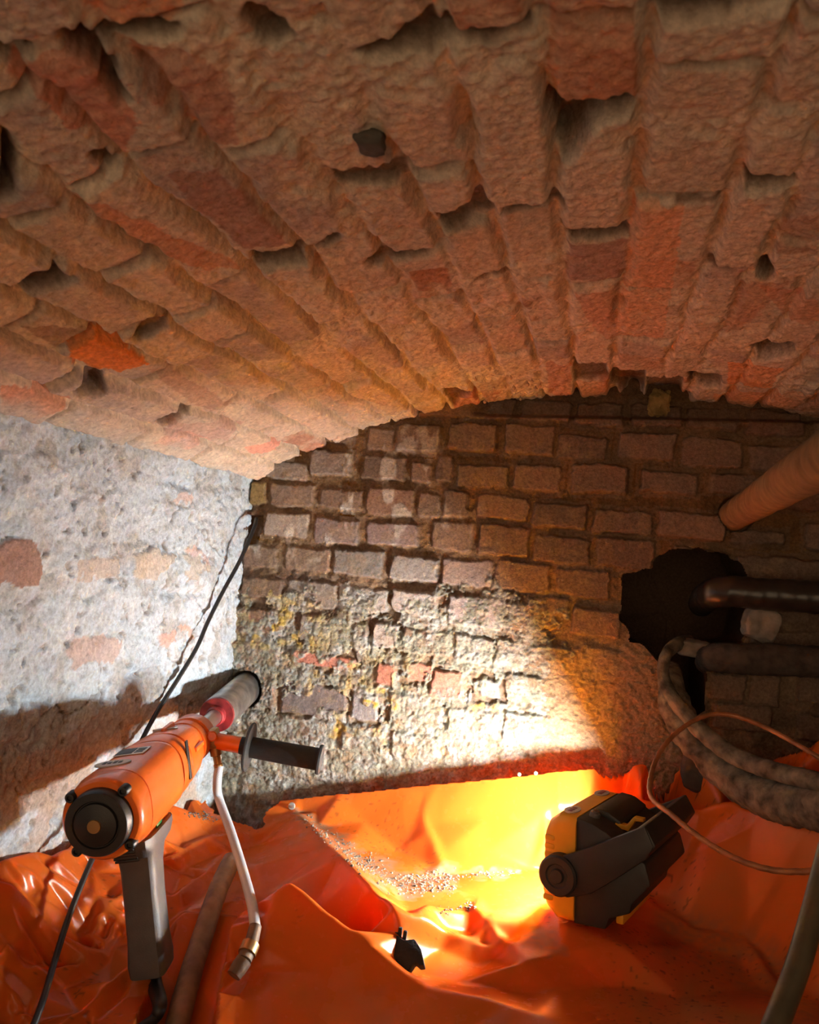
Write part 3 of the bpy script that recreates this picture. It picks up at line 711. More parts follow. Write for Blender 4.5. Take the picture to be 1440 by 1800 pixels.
# ================================================================== ORANGE SHEET
def A(px_, py_, Y): return tuple(onY(px_, py_, Y))
def dense(P, n=3): return [tuple(np.array(P[i]) * (1 - q / n) + np.array(P[i + 1]) * (q / n)) for i in range(len(P) - 1) for q in range(n)] + [tuple(P[-1])]
def Fz(px_, py_, Z): return tuple(onZ(px_, py_, Z))
TOP = dense([A(500, 1404, 1.945), A(560, 1394, 1.94), A(640, 1387, 1.935), A(720, 1379, 1.93), A(800, 1370, 1.92), A(900, 1358, 1.91), A(1020, 1346, 1.90), A(1140, 1335, 1.915), A(1205, 1325, 1.93), A(1260, 1350, 1.92), A(1330, 1345, 1.90), A(1370, 1322, 1.87), A(1440, 1288, 1.76), A(1560, 1260, 1.65), A(1700, 1250, 1.6)], 4)
SHEET = [  # top edge, hung along the foot of the end wall
    *TOP,
    # hanging part
    A(560, 1425, 1.93), A(640, 1440, 1.915), A(738, 1420, 1.90), A(860, 1430, 1.885), A(960, 1420, 1.875), A(1040, 1410, 1.875), A(1130, 1400, 1.89), A(1250, 1410, 1.82), A(1350, 1400, 1.77), A(1450, 1400, 1.64),
    A(778, 1518, 1.81), A(700, 1490, 1.865), A(860, 1490, 1.85), A(960, 1480, 1.84), A(1080, 1470, 1.83),
    # gutter
    *dense([A(530, 1430, 1.93), Fz(610, 1490, -.69), Fz(690, 1546, -.705), Fz(780, 1535, -.71), Fz(900, 1530, -.685), Fz(1000, 1520, -.672), Fz(1120, 1490, -.665)]),
    # crest of the fold in front of the gutter
    *dense([A(516, 1416, 1.925), A(560, 1460, 1.745), Fz(600, 1500, -.618), Fz(650, 1550, -.622), Fz(690, 1588, -.626)], 5), Fz(750, 1583, -.650), Fz(822, 1598, -.672), Fz(845, 1572, -.69),
    # shaded face below the crest
    A(458, 1478, 1.80), Fz(447, 1515, -.69), Fz(462, 1570, -.72), Fz(600, 1622, -.712), Fz(660, 1640, -.712), Fz(712, 1625, -.712),
    # ledge and lamp bed
    Fz(880, 1565, -.685), Fz(860, 1602, -.668), Fz(930, 1590, -.658), Fz(985, 1600, -.650), Fz(920, 1685, -.672), Fz(985, 1672, -.668), Fz(960, 1625, -.664), Fz(1090, 1655, -.652), Fz(1000, 1632, -.650), Fz(1080, 1600, -.650), Fz(1130, 1560, -.662), Fz(1180, 1570, -.664), Fz(1150, 1500, -.668), Fz(1250, 1480, -.66), Fz(1320, 1455, -.62), Fz(1440, 1500, -.64), Fz(1210, 1610, -.68), Fz(1300, 1560, -.67), Fz(1440, 1600, -.67), (1.0, 1.4, -.66),
    Fz(1230, 1660, -.69), Fz(1320, 1650, -.675), Fz(1360, 1740, -.69), Fz(1440, 1750, -.69), Fz(1200, 1750, -.70), Fz(1100, 1730, -.70), Fz(980, 1730, -.695),
    # valley with the black scrap
    Fz(620, 1660, -.715), Fz(720, 1705, -.715), Fz(800, 1725, -.71), Fz(890, 1690, -.70), Fz(820, 1640, -.705), Fz(930, 1740, -.705),
    # hump in the foreground
    *dense([A(474, 1600, 1.335), A(487, 1556, 1.36), A(506, 1540, 1.37), A(530, 1552, 1.37), A(570, 1588, 1.365), A(640, 1640, 1.345), A(700, 1690, 1.32), A(750, 1728, 1.30), A(840, 1745, 1.29), A(930, 1768, 1.28), A(1000, 1790, 1.255), A(1100, 1830, 1.21), A(1200, 1880, 1.15)], 4),
    A(462, 1650, 1.29), A(436, 1750, 1.205), A(412, 1850, 1.12), A(540, 1700, 1.29), A(620, 1740, 1.27), A(640, 1790, 1.225), A(540, 1850, 1.15), A(760, 1850, 1.17), A(900, 1880, 1.13), A(1100, 1920, 1.08), A(1400, 1900, 1.07), (.75, 1.0, -.70),
    Fz(545, 1612, -.728), Fz(510, 1612, -.735), Fz(470, 1610, -.735), Fz(620, 1668, -.728), Fz(580, 1640, -.73),
    # pile at the left
    Fz(432, 1700, -.71), Fz(385, 1790, -.72), Fz(405, 1610, -.70), Fz(350, 1700, -.71), Fz(330, 1620, -.68), Fz(300, 1770, -.72), Fz(250, 1830, -.71), Fz(330, 1870, -.72),
    A(350, 1418, 1.86), A(330, 1400, 1.90), A(300, 1440, 1.78), A(375, 1440, 1.80), A(442, 1462, 1.80), A(428, 1478, 1.77), A(380, 1470, 1.74), A(330, 1480, 1.66), A(400, 1495, 1.70), A(425, 1540, 1.62), A(330, 1520, 1.60), A(385, 1550, 1.58), A(300, 1500, 1.58), A(290, 1560, 1.48),
    A(268, 1640, 1.36), A(240, 1600, 1.37), A(170, 1570, 1.33), A(110, 1600, 1.23), A(90, 1625, 1.20), A(20, 1660, 1.11), A(150, 1700, 1.22), A(100, 1715, 1.20), A(50, 1700, 1.13), A(20, 1780, 1.08), A(70, 1790, 1.09), A(170, 1790, 1.12), A(230, 1720, 1.22), A(130, 1640, 1.26), A(200, 1660, 1.29), A(165, 1530, 1.38), A(235, 1540, 1.43), A(85, 1555, 1.23), A(60, 1530, 1.21), A(20, 1580, 1.13),
    A(30, 1850, 1.02), A(150, 1880, 1.02)]
EDGE_LEFT = [(-80, 1525), (0, 1502), (60, 1488), (130, 1472), (220, 1448), (300, 1408), (345, 1398)]
for q in EDGE_LEFT:
    p = onX(q[0], q[1], XL + .018); SHEET.append(tuple(p))
# plain rectangle of sheet beyond the frame
for X in (-.9, -.6, -.3, 0, .3, .6, .9, 1.08):
    for Y in (.3, .6, .85):
        SHEET.append((X, Y, -.70 + .03 * math.sin(X * 9 + Y * 7)))
for Y in (1.1, 1.4): SHEET += [(.95, Y, -.60), (1.08, Y, -.56)]
SHEET_Z = None
HOSE_BROWN = px((408, 1512, 1.58), (399, 1530, 1.55), (382, 1568, 1.48), (358, 1640, 1.375), (333, 1720, 1.27), (312, 1800, 1.18), (298, 1880, 1.10))
GAP = [(352, 1392), (420, 1380), (502, 1400), (468, 1432), (450, 1462), (441, 1452), (410, 1440), (380, 1425)]
def tin(pts, st=.0032):
    pts = np.array(pts); k = .55
    uv = np.stack([pts[:, 0], pts[:, 1] + k * pts[:, 2]], -1)
    res = delaunay_2d_cdt([Vector(t) for t in uv], [(i, i + 1) for i in range(len(TOP) - 1)], [], 0, 1e-6)
    vs, tris, src = res[0], res[2], res[3]
    pz = np.array([pts[s_[0]] if s_ else (0, 0, 0) for s_ in src])
    us = np.arange(-.94, 1.1, st); vv = np.arange(uv[:, 1].min(), uv[:, 1].max(), st)
    U, Vv = np.meshgrid(us, vv)
    G = np.full(U.shape + (3,), np.nan)
    V2 = np.array([tuple(t) for t in vs])
    for t in tris:
        a, b, c = V2[t[0]], V2[t[1]], V2[t[2]]
        i0, i1 = np.searchsorted(us, min(a[0], b[0], c[0])), np.searchsorted(us, max(a[0], b[0], c[0])) + 1
        j0, j1 = np.searchsorted(vv, min(a[1], b[1], c[1])), np.searchsorted(vv, max(a[1], b[1], c[1])) + 1
        uu, ww = U[j0:j1, i0:i1], Vv[j0:j1, i0:i1]
        if uu.size == 0: continue
        den = (b[1] - c[1]) * (a[0] - c[0]) + (c[0] - b[0]) * (a[1] - c[1])
        if abs(den) < 1e-12: continue
        l0 = ((b[1] - c[1]) * (uu - c[0]) + (c[0] - b[0]) * (ww - c[1])) / den
        l1 = ((c[1] - a[1]) * (uu - c[0]) + (a[0] - c[0]) * (ww - c[1])) / den
        l2 = 1 - l0 - l1
        ins = (l0 >= -1e-6) & (l1 >= -1e-6) & (l2 >= -1e-6)
        p = l0[..., None] * pz[t[0]] + l1[..., None] * pz[t[1]] + l2[..., None] * pz[t[2]]
        sub = G[j0:j1, i0:i1]; sub[ins] = p[ins]
    return G, U, Vv
def build_sheet():
    global SHEET_Z
    # crumple the left pile: extra corner points pushed up and down
    G, U, Vv = tin(SHEET, .006)
    ok = ~np.isnan(G[..., 0]); G[~ok] = 0
    px_, py_ = proj(G); extra = []
    def at(a, b, dz):
        d = np.hypot(px_ - a, py_ - b); d[~ok] = 1e9
        i = np.unravel_index(np.argmin(d + 8 * (G[..., 1])), d.shape)
        if d[i] < 25: p = G[i]; extra.append((p[0], p[1], p[2] + dz))
    for line, hgt in (([(2, 1690), (20, 1660), (48, 1637), (82, 1615)], .016), ([(147, 1707), (158, 1665), (168, 1635), (182, 1610)], .020), ([(168, 1622), (200, 1588), (232, 1556)], .014), ([(172, 1680), (196, 1640), (222, 1600)], .018), ([(48, 1708), (100, 1706), (150, 1702)], .014), ([(133, 1793), (190, 1740), (247, 1690)], .018), ([(300, 1583), (340, 1552), (376, 1526)], .012), ([(0, 1745), (28, 1775), (52, 1800)], .016), ([(368, 1640), (366, 1705), (362, 1775)], .016), ([(394, 1640), (405, 1670), (413, 1705)], .012), ([(70, 1580), (95, 1535), (125, 1560), (128, 1590)], .010), ([(300, 1515), (322, 1498), (343, 1484)], .016), ([(355, 1478), (400, 1470), (436, 1464)], .012), ([(230, 1640), (262, 1600)], .012), ([(20, 1560), (70, 1520), (140, 1490)], .012), ([(215, 1545), (250, 1500), (280, 1462)], .012), ([(692, 1596), (760, 1630), (830, 1660), (885, 1680)], .012), ([(834, 1600), (872, 1648), (914, 1680)], .012), ([(1150, 1590), (1195, 1615), (1235, 1642)], .006), ([(1310, 1640), (1345, 1700), (1372, 1742)], .008), ([(740, 1425), (760, 1480), (776, 1518)], .008), ([(1230, 1430), (1290, 1410), (1340, 1420)], .010)):
        for (x0, y0), (x1, y1) in zip(line[:-1], line[1:]):
            L = math.hypot(x1 - x0, y1 - y0); nx_, ny_ = -(y1 - y0) / L, (x1 - x0) / L
            for q in range(3):
                f = q / 3; a_, b_ = x0 + (x1 - x0) * f, y0 + (y1 - y0) * f
                at(a_, b_, hgt * 1.05)
                if q == 1: at(a_ + nx_ * 17, b_ + ny_ * 17, -.010); at(a_ - nx_ * 17, b_ - ny_ * 17, -.010)
    G, U, Vv = tin(SHEET + extra)
    ok = ~np.isnan(G[..., 0])
    tu = np.array([q[0] for q in TOP]); tv = np.array([q[1] + .55 * q[2] for q in TOP]); o_ = np.argsort(tu)
    ok &= ~((U > tu.min()) & (Vv > np.interp(U, tu[o_], tv[o_]) + .001))
    W_ = ok.astype(float); G[~ok] = 0
    def blur(x, n):
        for _ in range(n):
            x = (np.roll(x, 1, 0) + 2 * x + np.roll(x, -1, 0)) / 4; x = (np.roll(x, 1, 1) + 2 * x + np.roll(x, -1, 1)) / 4
        return x
    def soft(G, n):
        wb = blur(W_, n); return blur(G * W_[..., None], n) / np.maximum(wb, 1e-6)[..., None]
    px_, py_ = proj(G)
    left = sst(470, 400, px_) * sst(1380, 1440, py_)
    G = soft(G, 2) * left[..., None] + soft(G, 7) * (1 - left[..., None])
    G = np.where(ok[..., None], G, 0)
    Q = np.stack([U, Vv, 0 * U], -1).astype(np.float32)
    # creases: thin ridge lines of folded noise
    w = np.stack([U + .04 * vn(Q, 5, 201), Vv + .04 * vn(Q, 5, 202), 0 * U], -1).astype(np.float32)
    def crease(q, sc, seed, wd): return np.exp(-np.abs(vn(q, sc, seed)) / wd)
    front_ = 1 - .75 * sst(1520, 1600, py_) * sst(440, 480, px_) * sst(900, 800, px_)
    wr = .0045 * crease(w, 7, 203, .10) * sst(.1, .5, vn(Q, 4, 206)) + .0035 * crease(w * np.array([1.0, .5, 1]), 15, 204, .14) * (.25 + .75 * left) * sst(-.1, .5, vn(Q, 6, 207))
    wr *= front_
    wr += .006 * vn(Q, 5, 208) * (1 - left) * front_ - .006
    calm = 1 - .8 * sst(.06, .0, YW - .06 - G[..., 1])
    G[..., 2] += wr * calm
    G[..., 1] -= .3 * wr * calm
    # things lying on the sheet press it down
    for c, r_ in [(p, .0205) for p in catmull(HOSE_BROWN, 10)] + [(V(LO + LS * (LW * a + LN * -b - LU * .074)), .02) for a in np.linspace(-.09, .06, 7) for b in (.0, .03, .06, .085)] + [(V(onY(276, 1742, 1.17)), .05)]:
        dd = np.hypot(G[..., 0] - c.x, G[..., 1] - c.y); mk = (dd < r_ * 2.8) & ok
        mk &= G[..., 1] < 1.84; lim = c.z - (r_ if r_ == .0205 else .002) + .45 * np.maximum(dd[mk] - r_, 0)
        G[..., 2][mk] = np.minimum(G[..., 2][mk], lim)
    G[..., 1] = np.minimum(G[..., 1], YW - .022)
    G[..., 0] = np.maximum(G[..., 0], XL + .012)
    px_, py_ = proj(G)
    ok &= ~pip(px_ + 6 * vn(Q, 30, 209), py_ + 6 * vn(Q, 30, 210), GAP)
    # pigment: orange plastic with dust and drill slurry lying in the folds
    col = np.zeros(U.shape + (3,), np.float32); col[:] = (.90, .245, .030)
    dust = .25 * sst(.1, .6, fbm(Q, 7, 4, 211)) + .55 * sst(1020, 1180, px_) * sst(1480, 1620, py_ + .3 * (px_ - 1100)) * (.7 + .5 * fbm(Q, 9, 4, 219))
    nx, ny = px_ + 14 * vn(Q, 22, 212) + 8 * vn(Q, 70, 213), py_ + 14 * vn(Q, 22, 214) + 8 * vn(Q, 70, 215)
    band = np.zeros_like(dust)
    for (x0, y0, x1, y1, w0) in ((535, 1432, 610, 1492, 14), (610, 1492, 690, 1545, 20), (690, 1545, 800, 1537, 18), (690, 1560, 800, 1560, 16), (800, 1537, 900, 1530, 8), (930, 1640, 975, 1665, 26), (1200, 1640, 1330, 1690, 55), (1330, 1690, 1400, 1780, 40)):
        dx, dy = x1 - x0, y1 - y0; t = np.clip(((nx - x0) * dx + (ny - y0) * dy) / (dx * dx + dy * dy), 0, 1)
        dd = np.hypot(nx - x0 - t * dx, ny - y0 - t * dy); band = np.maximum(band, (1 if y1 < 1600 else .55) * sst(w0 * 1.2, w0 * .3, dd))
    speck = sst(.72, .80, vn(Q, 170, 216)) * sst(.1, .6, vn(Q, 9, 217)) * .5
    dirt = np.clip(band * (.6 + .4 * vn(Q, 120, 218)), 0, 1)
    col = mixc(col, (.80, .42, .18), np.clip(dust, 0, .7)); col = mixc(col, (.40, .30, .20), dirt * .9); col = mixc(col, (.10, .055, .03), speck)
    okf = ok[:-1, :-1] & ok[1:, :-1] & ok[:-1, 1:] & ok[1:, 1:]
    me = grid_mesh('plastic_sheet', G, okf); pigment(me, col.reshape(-1, 3), np.clip(dust + dirt, 0, 1).ravel())
    o = link_mesh('plastic_sheet', me, M['sheet'])
    md = o.modifiers.new('thickness', 'SOLIDIFY'); md.thickness = .0006; md.offset = -1
    tag(o, 'glossy crumpled orange plastic sheet covering the ground and pinned up the end wall', 'plastic sheet')
    SHEET_Z = (G, ok, px_, py_)
    return o
sheet = build_sheet()
def on_sheet(a, b):
    """point of the sheet seen at pixel a, b (nearest to the camera)"""
    G, ok, px_, py_ = SHEET_Z
    d = np.hypot(px_ - a, py_ - b); d[~ok] = 1e9
    cand = d < 4
    if not cand.any(): cand = d <= d.min() + 1e-6
    Y = np.where(cand, G[..., 1], 1e9); i = np.unravel_index(np.argmin(Y), Y.shape)
    return G[i]
exec_after = []

# ================================================================== CORE DRILL
D0, D1 = onY(180, 1440, 1.10), onY(430, 1212, 2.0)
da = (D1 - D0); DL = np.linalg.norm(da); da /= DL
hd = onY(275, 1730, 1.165) - onY(262, 1490, 1.185); du_ = -hd - da * (-hd @ da); du_ /= np.linalg.norm(du_)
ds = np.cross(da, du_)
DM = Matrix(((ds[0], da[0], du_[0], D0[0]), (ds[1], da[1], du_[1], D0[1]), (ds[2], da[2], du_[2], D0[2]), (0, 0, 0, 1)))
def DW(x, y, z): return V(D0 + ds * x + da * y + du_ * z)
def build_drill():
    root = empty('core_drill', None, 'orange core drill with black pistol grip boring into the end wall at left', 'drill', mat=DM)
    def sq(y, r_, k, seg=48):      # rounded-square section, k = 1 is a circle
        out = []
        for i in range(seg):
            t = 2 * math.pi * (i + .5) / seg
            c, s_ = math.cos(t), math.sin(t); e = 2.0 + (1 - k) * 3.2
            rad = r_ * (1 if k == 1 else (abs(c) ** e + abs(s_) ** e) ** (-1 / e) * (1 - .06 * (1 - k)))
            out.append(Vector((rad * c, y, rad * s_)))
        return out
    m = MB(); m.loft([sq(-.004, .050, 1), sq(-.004, .058, 1), sq(.0, .0615, 1), sq(.006, .0625, 1), sq(.040, .0625, .8), sq(.0425, .0610, .8)]); hs = m.build('rear_housing', M['drill_orange'], root)
    m = MB(); m.loft([sq(.0425, .0595, .8), sq(.0445, .0595, .8), sq(.0455, .0615, .78), sq(.06, .0605, .6), sq(.19, .0590, .6), sq(.196, .0610, .7), sq(.204, .0612, .75), sq(.209, .0585, .8)]); m.build('motor_housing', M['drill_orange'], root)
    m = MB(); m.loft([sq(.206, .0520, .85), sq(.220, .0520, .85)]); m.build('cooling_slot', M['ink'], root)
    m = MB(); m.loft([sq(.216, .0590, .85), sq(.222, .0605, .85), sq(.258, .0595, .85), sq(.260, .0555, .9), sq(.270, .0555, .9), sq(.272, .0575, .85), sq(.285, .0570, .8), sq(.345, .0520, .75), sq(.372, .0480, .85), sq(.385, .0420, 1), sq(.39, .036, 1)]); m.build('gearbox', M['drill_orange'], root)
    m = MB(); m.lathe([(.388, .034), (.392, .046), (.41, .047), (.413, .043), (.424, .043), (.427, .0475), (.462, .0475), (.468, .044), (.472, .02)], seg=48, cap=True); m.build('collar', M['drill_orange'], root)
    m = MB(); m.lathe([(-.002, .0500), (-.020, .0490), (-.024, .0470), (-.0245, .036), (-.0215, .0345), (-.0215, .033), (-.026, .0315), (-.030, .0100), (-.0305, .0)], seg=56, cap=True); cap = m.build('end_cap', M['black'], root)
    m = MB(); m.lathe([(-.0300, .0105), (-.0318, .0098), (-.0318, .0)], seg=24); m.build('cap_badge', M['brass'], cap)
    for ang in (45, 135, 225, 315):
        x, z = .0575 * math.cos(math.radians(ang)), .0575 * math.sin(math.radians(ang))
        m = MB(); m.lathe([(.004, .0085), (-.010, .0080), (-.012, .0065), (-.0122, .004), (-.008, .0036), (-.008, .0)], o=(x, 0, z), seg=20); m.build('bolt', M['black'], root)
    # raised rib on top of the gearbox and side slot
    m = MB(); m.box((.0, .322, .0545), (.010, .055, .012), .003); m.build('rib', M['drill_orange'], root)
    m = MB(); m.box((.054, .322, .012), (.010, .05, .010), .003); m.build('rib', M['drill_orange'], root)
    m = MB(); m.box((.0592, .242, .01), (.003, .012, .07), .001); m.build('slot', M['ink'], root)
    # plate and stickers
    m = MB(); m.box((-.004, .152, .0594), (.052, .040, .0016), .0004); pl = m.build('rating_plate', M['plate'], root)
    m = MB(); m.box((-.014, .152, .0604), (.028, .033, .0008), .0001); m.build('plate_print', M['ink'], pl)
    m = MB()
    for k in range(3): m.box((.011, .141 + .010 * k, .0604), (.015, .0055, .0008), .0001)
    m.build('plate_print', M['ink'], pl)
    m = MB(); m.loft([[Vector((-.012 + .030 * math.cos(t), .088 + .017 * math.sin(t), z)) for t in [2 * math.pi * i / 30 for i in range(30)]] for z in (.0585, .0606)]); st_ = m.build('round_sticker', M['sticker'], root)
    m = MB()
    for k in range(4): m.box((-.026 + .009 * k, .090 - .002 * (k % 2), .0608), (.006, .012 - .003 * (k % 2), .0008), .0001)
    m.build('sticker_print', M['ink'], st_)
    m = MB(); m.loft([[Vector((-.004 + .024 * math.cos(t), .318 + .016 * math.sin(t), .0535 + z - .14 * (.016 * math.sin(t)))) for t in [2 * math.pi * i / 30 for i in range(30)]] for z in (-.003, .002)]); m.build('round_sticker', M['sticker'], root)
    # pistol grip
    neck = MB(); neck.box((.0, .150, -.066), (.050, .120, .035), .008); neck.build('grip_neck', M['drill_orange'], root)
    m = MB(); m.box((.026, .150, -.0655), (.004, .024, .014), .001); m.build('switch', M['green'], root)
    def gring(z, yc, hx, hy, k=.45, seg=32):
        out = []
        for i in range(seg):
            t = 2 * math.pi * (i + .5) / seg; c, s_ = math.cos(t), math.sin(t); e = 5.5
            rad = (abs(c) ** e + abs(s_) ** e) ** (-1 / e)
            out.append(Vector((hx * 1.12 * rad * c, yc + hy * rad * s_, z)))
        return out
    m = MB(); m.loft([gring(-.070, .145, .031, .068), gring(-.080, .145, .031, .068), gring(-.092, .140, .030, .058), gring(-.100, .130, .027, .040), gring(-.125, .124, .0255, .031), gring(-.17, .119, .025, .029), gring(-.24, .114, .0255, .030), gring(-.272, .112, .0275, .033), gring(-.290, .112, .026, .033)])
    grip = m.build('pistol_grip', M['grip'], root)
    m = MB(); m.prism([(.150, -.098), (.172, -.100), (.168, -.118), (.158, -.138), (.150, -.140)], lambda p: Vector((-.010, p[0], p[1])), lambda p: Vector((.010, p[0], p[1])), .002); m.build('trigger', M['black'], root)
    m = MB()
    for k in range(5): m.box((-.010, .076 + .004 * k, -.078 - .006 * k), (.040, .006, .004), .001)
    m.build('grip_ridges', M['black'], grip)
    # side handle
    sx = Vector((.96, -.02, -.29)).normalized(); so = Vector((.030, .443, -.004))
    m = MB(); m.box((.046, .443, -.004), (.026, .034, .040), .006); br = m.build('handle_bracket', M['brass'], root)
    m = MB(); m.lathe([(0, .0105), (.016, .0105), (.018, .008)], o=(.048, .432, .004), a=(.35, -1, .1), seg=20); m.build('clamp_bolt', M['drill_orange'], br)
    m = MB(); m.lathe([(.018, .0165), (.078, .0165), (.079, .0145)], o=so, a=sx, seg=28); m.build('handle_arm', M['drill_orange'], root)
    m = MB(); m.lathe([(.076, .0175), (.090, .0180), (.091, .0480), (.0935, .0500), (.0965, .0490), (.099, .0215), (.102, .0210), (.235, .0225), (.238, .0225), (.239, .0290), (.242, .0305), (.246, .0295), (.248, .018)], o=so, a=sx, seg=44); m.build('side_handle', M['foam'], root)
    # water valve
    m = MB(); m.lathe([(.0, .012), (.022, .012), (.024, .008), (.040, .008), (.041, .0095), (.055, .0095)], o=(.048, .443, -.018), a=(.05, 0, -1), seg=20); m.build('water_valve', M['brass'], root)
    # spindle and core bit
    m = MB(); m.lathe([(.470, .017), (.50, .017), (.503, .021), (.520, .021), (.523, .0175), (.640, .0175)], seg=32); m.build('spindle', M['steel'], root)
    m = MB(); m.lathe([(.622, .0195), (.626, .0225), (.640, .0230), (.6405, .0395), (.646, .0405), (.655, .0405)], seg=48); m.build('bit_hub', M['red'], root)
    m = MB(); m.lathe([(.648, .0400), (.650, .0412), (.700, .0412), (.985, .0412), (.990, .040)], seg=56); m.build('core_bit', M['bitsteel'], root)
    # mains cable leaving the grip
    inv = DM.inverted()
    pts = [Vector((0, .112, -.285)), Vector((0, .112, -.315))] + [inv @ p for p in px((281, 1765, 1.165), (272, 1790, 1.15), (250, 1805, 1.13), (215, 1835, 1.10))]
    me = tube_mesh('power_cord', pts, [.0135, .0125, .0115, .0085, .007, .007], seg=16); link_mesh('power_cord', me, M['cable'], root)
build_drill()

# hoses and cables on the left
vt = DW(.051, .443, -.068)
hose('water_hose', [vt + Vector((0, 0, .006)), vt + Vector((.000, -.002, -.022))] + px((384, 1400, 1.585), (406, 1462, 1.525), (427, 1530, 1.44), (443, 1590, 1.35), (449, 1632, 1.288)), .0092, M['clear'], 'clear braided water hose hanging from the drill valve onto the orange sheet', 'hose', seg=20, n=14)
t = empty('hose_coupling', V(onY(440, 1668, 1.26)), 'worn brown hose coupling at the lower end of the clear braided hose', 'hose coupling')
def coupling():
    a = px((449, 1628, 1.29), (441, 1660, 1.265), (429, 1688, 1.24), (411, 1715, 1.22)); o0 = t.location
    me = tube_mesh('sleeve', [q - o0 for q in a[:2]] + [a[2] - o0], [.0105, .0115, .0125], seg=18); link_mesh('sleeve', me, M['brownhose'], t)
    me = tube_mesh('ring', [a[1] - o0 + (a[2] - a[1]) * f for f in (.0, .3, .6)], [.0150, .0150, .0150], seg=20, n=4); link_mesh('ring', me, M['brass'], t)
    me = tube_mesh('stub', [a[2] - o0, (a[2] + a[3]) / 2 - o0, a[3] - o0], [.0135, .0135, .012], seg=18); link_mesh('stub', me, M['brownhose'], t)
coupling()
hose('rubber_hose', HOSE_BROWN, .0192, M['brownhose'], 'thick dusty brown rubber hose coming out from under the sheet right of the pistol grip', 'hose', seg=20, lump=.04)
hose('black_cable', px((451, 912, 1.995), (446, 930, 1.96), (422, 985, 1.90), (392, 1040, 1.84), (366, 1092, 1.79), (345, 1140, 1.74), (312, 1195, 1.68), (280, 1245, 1.62), (250, 1300, 1.55), (225, 1360, 1.47), (190, 1440, 1.38), (164, 1505, 1.30), (140, 1562, 1.24), (118, 1620, 1.19), (96, 1690, 1.13), (75, 1760, 1.07), (52, 1820, 1.02)), .0052, M['cable'], 'thin black cable running from the corner of the left wall down behind the drill', 'cable', seg=12, n=8)
hose('garden_hose', px((1462, 1480, 1.22), (1446, 1540, 1.20), (1428, 1610, 1.17), (1402, 1700, 1.13), (1368, 1790, 1.09), (1335, 1870, 1.05)), .0150, M['olivehose'], 'smooth dark olive hose crossing the lower right corner', 'hose', seg=20)

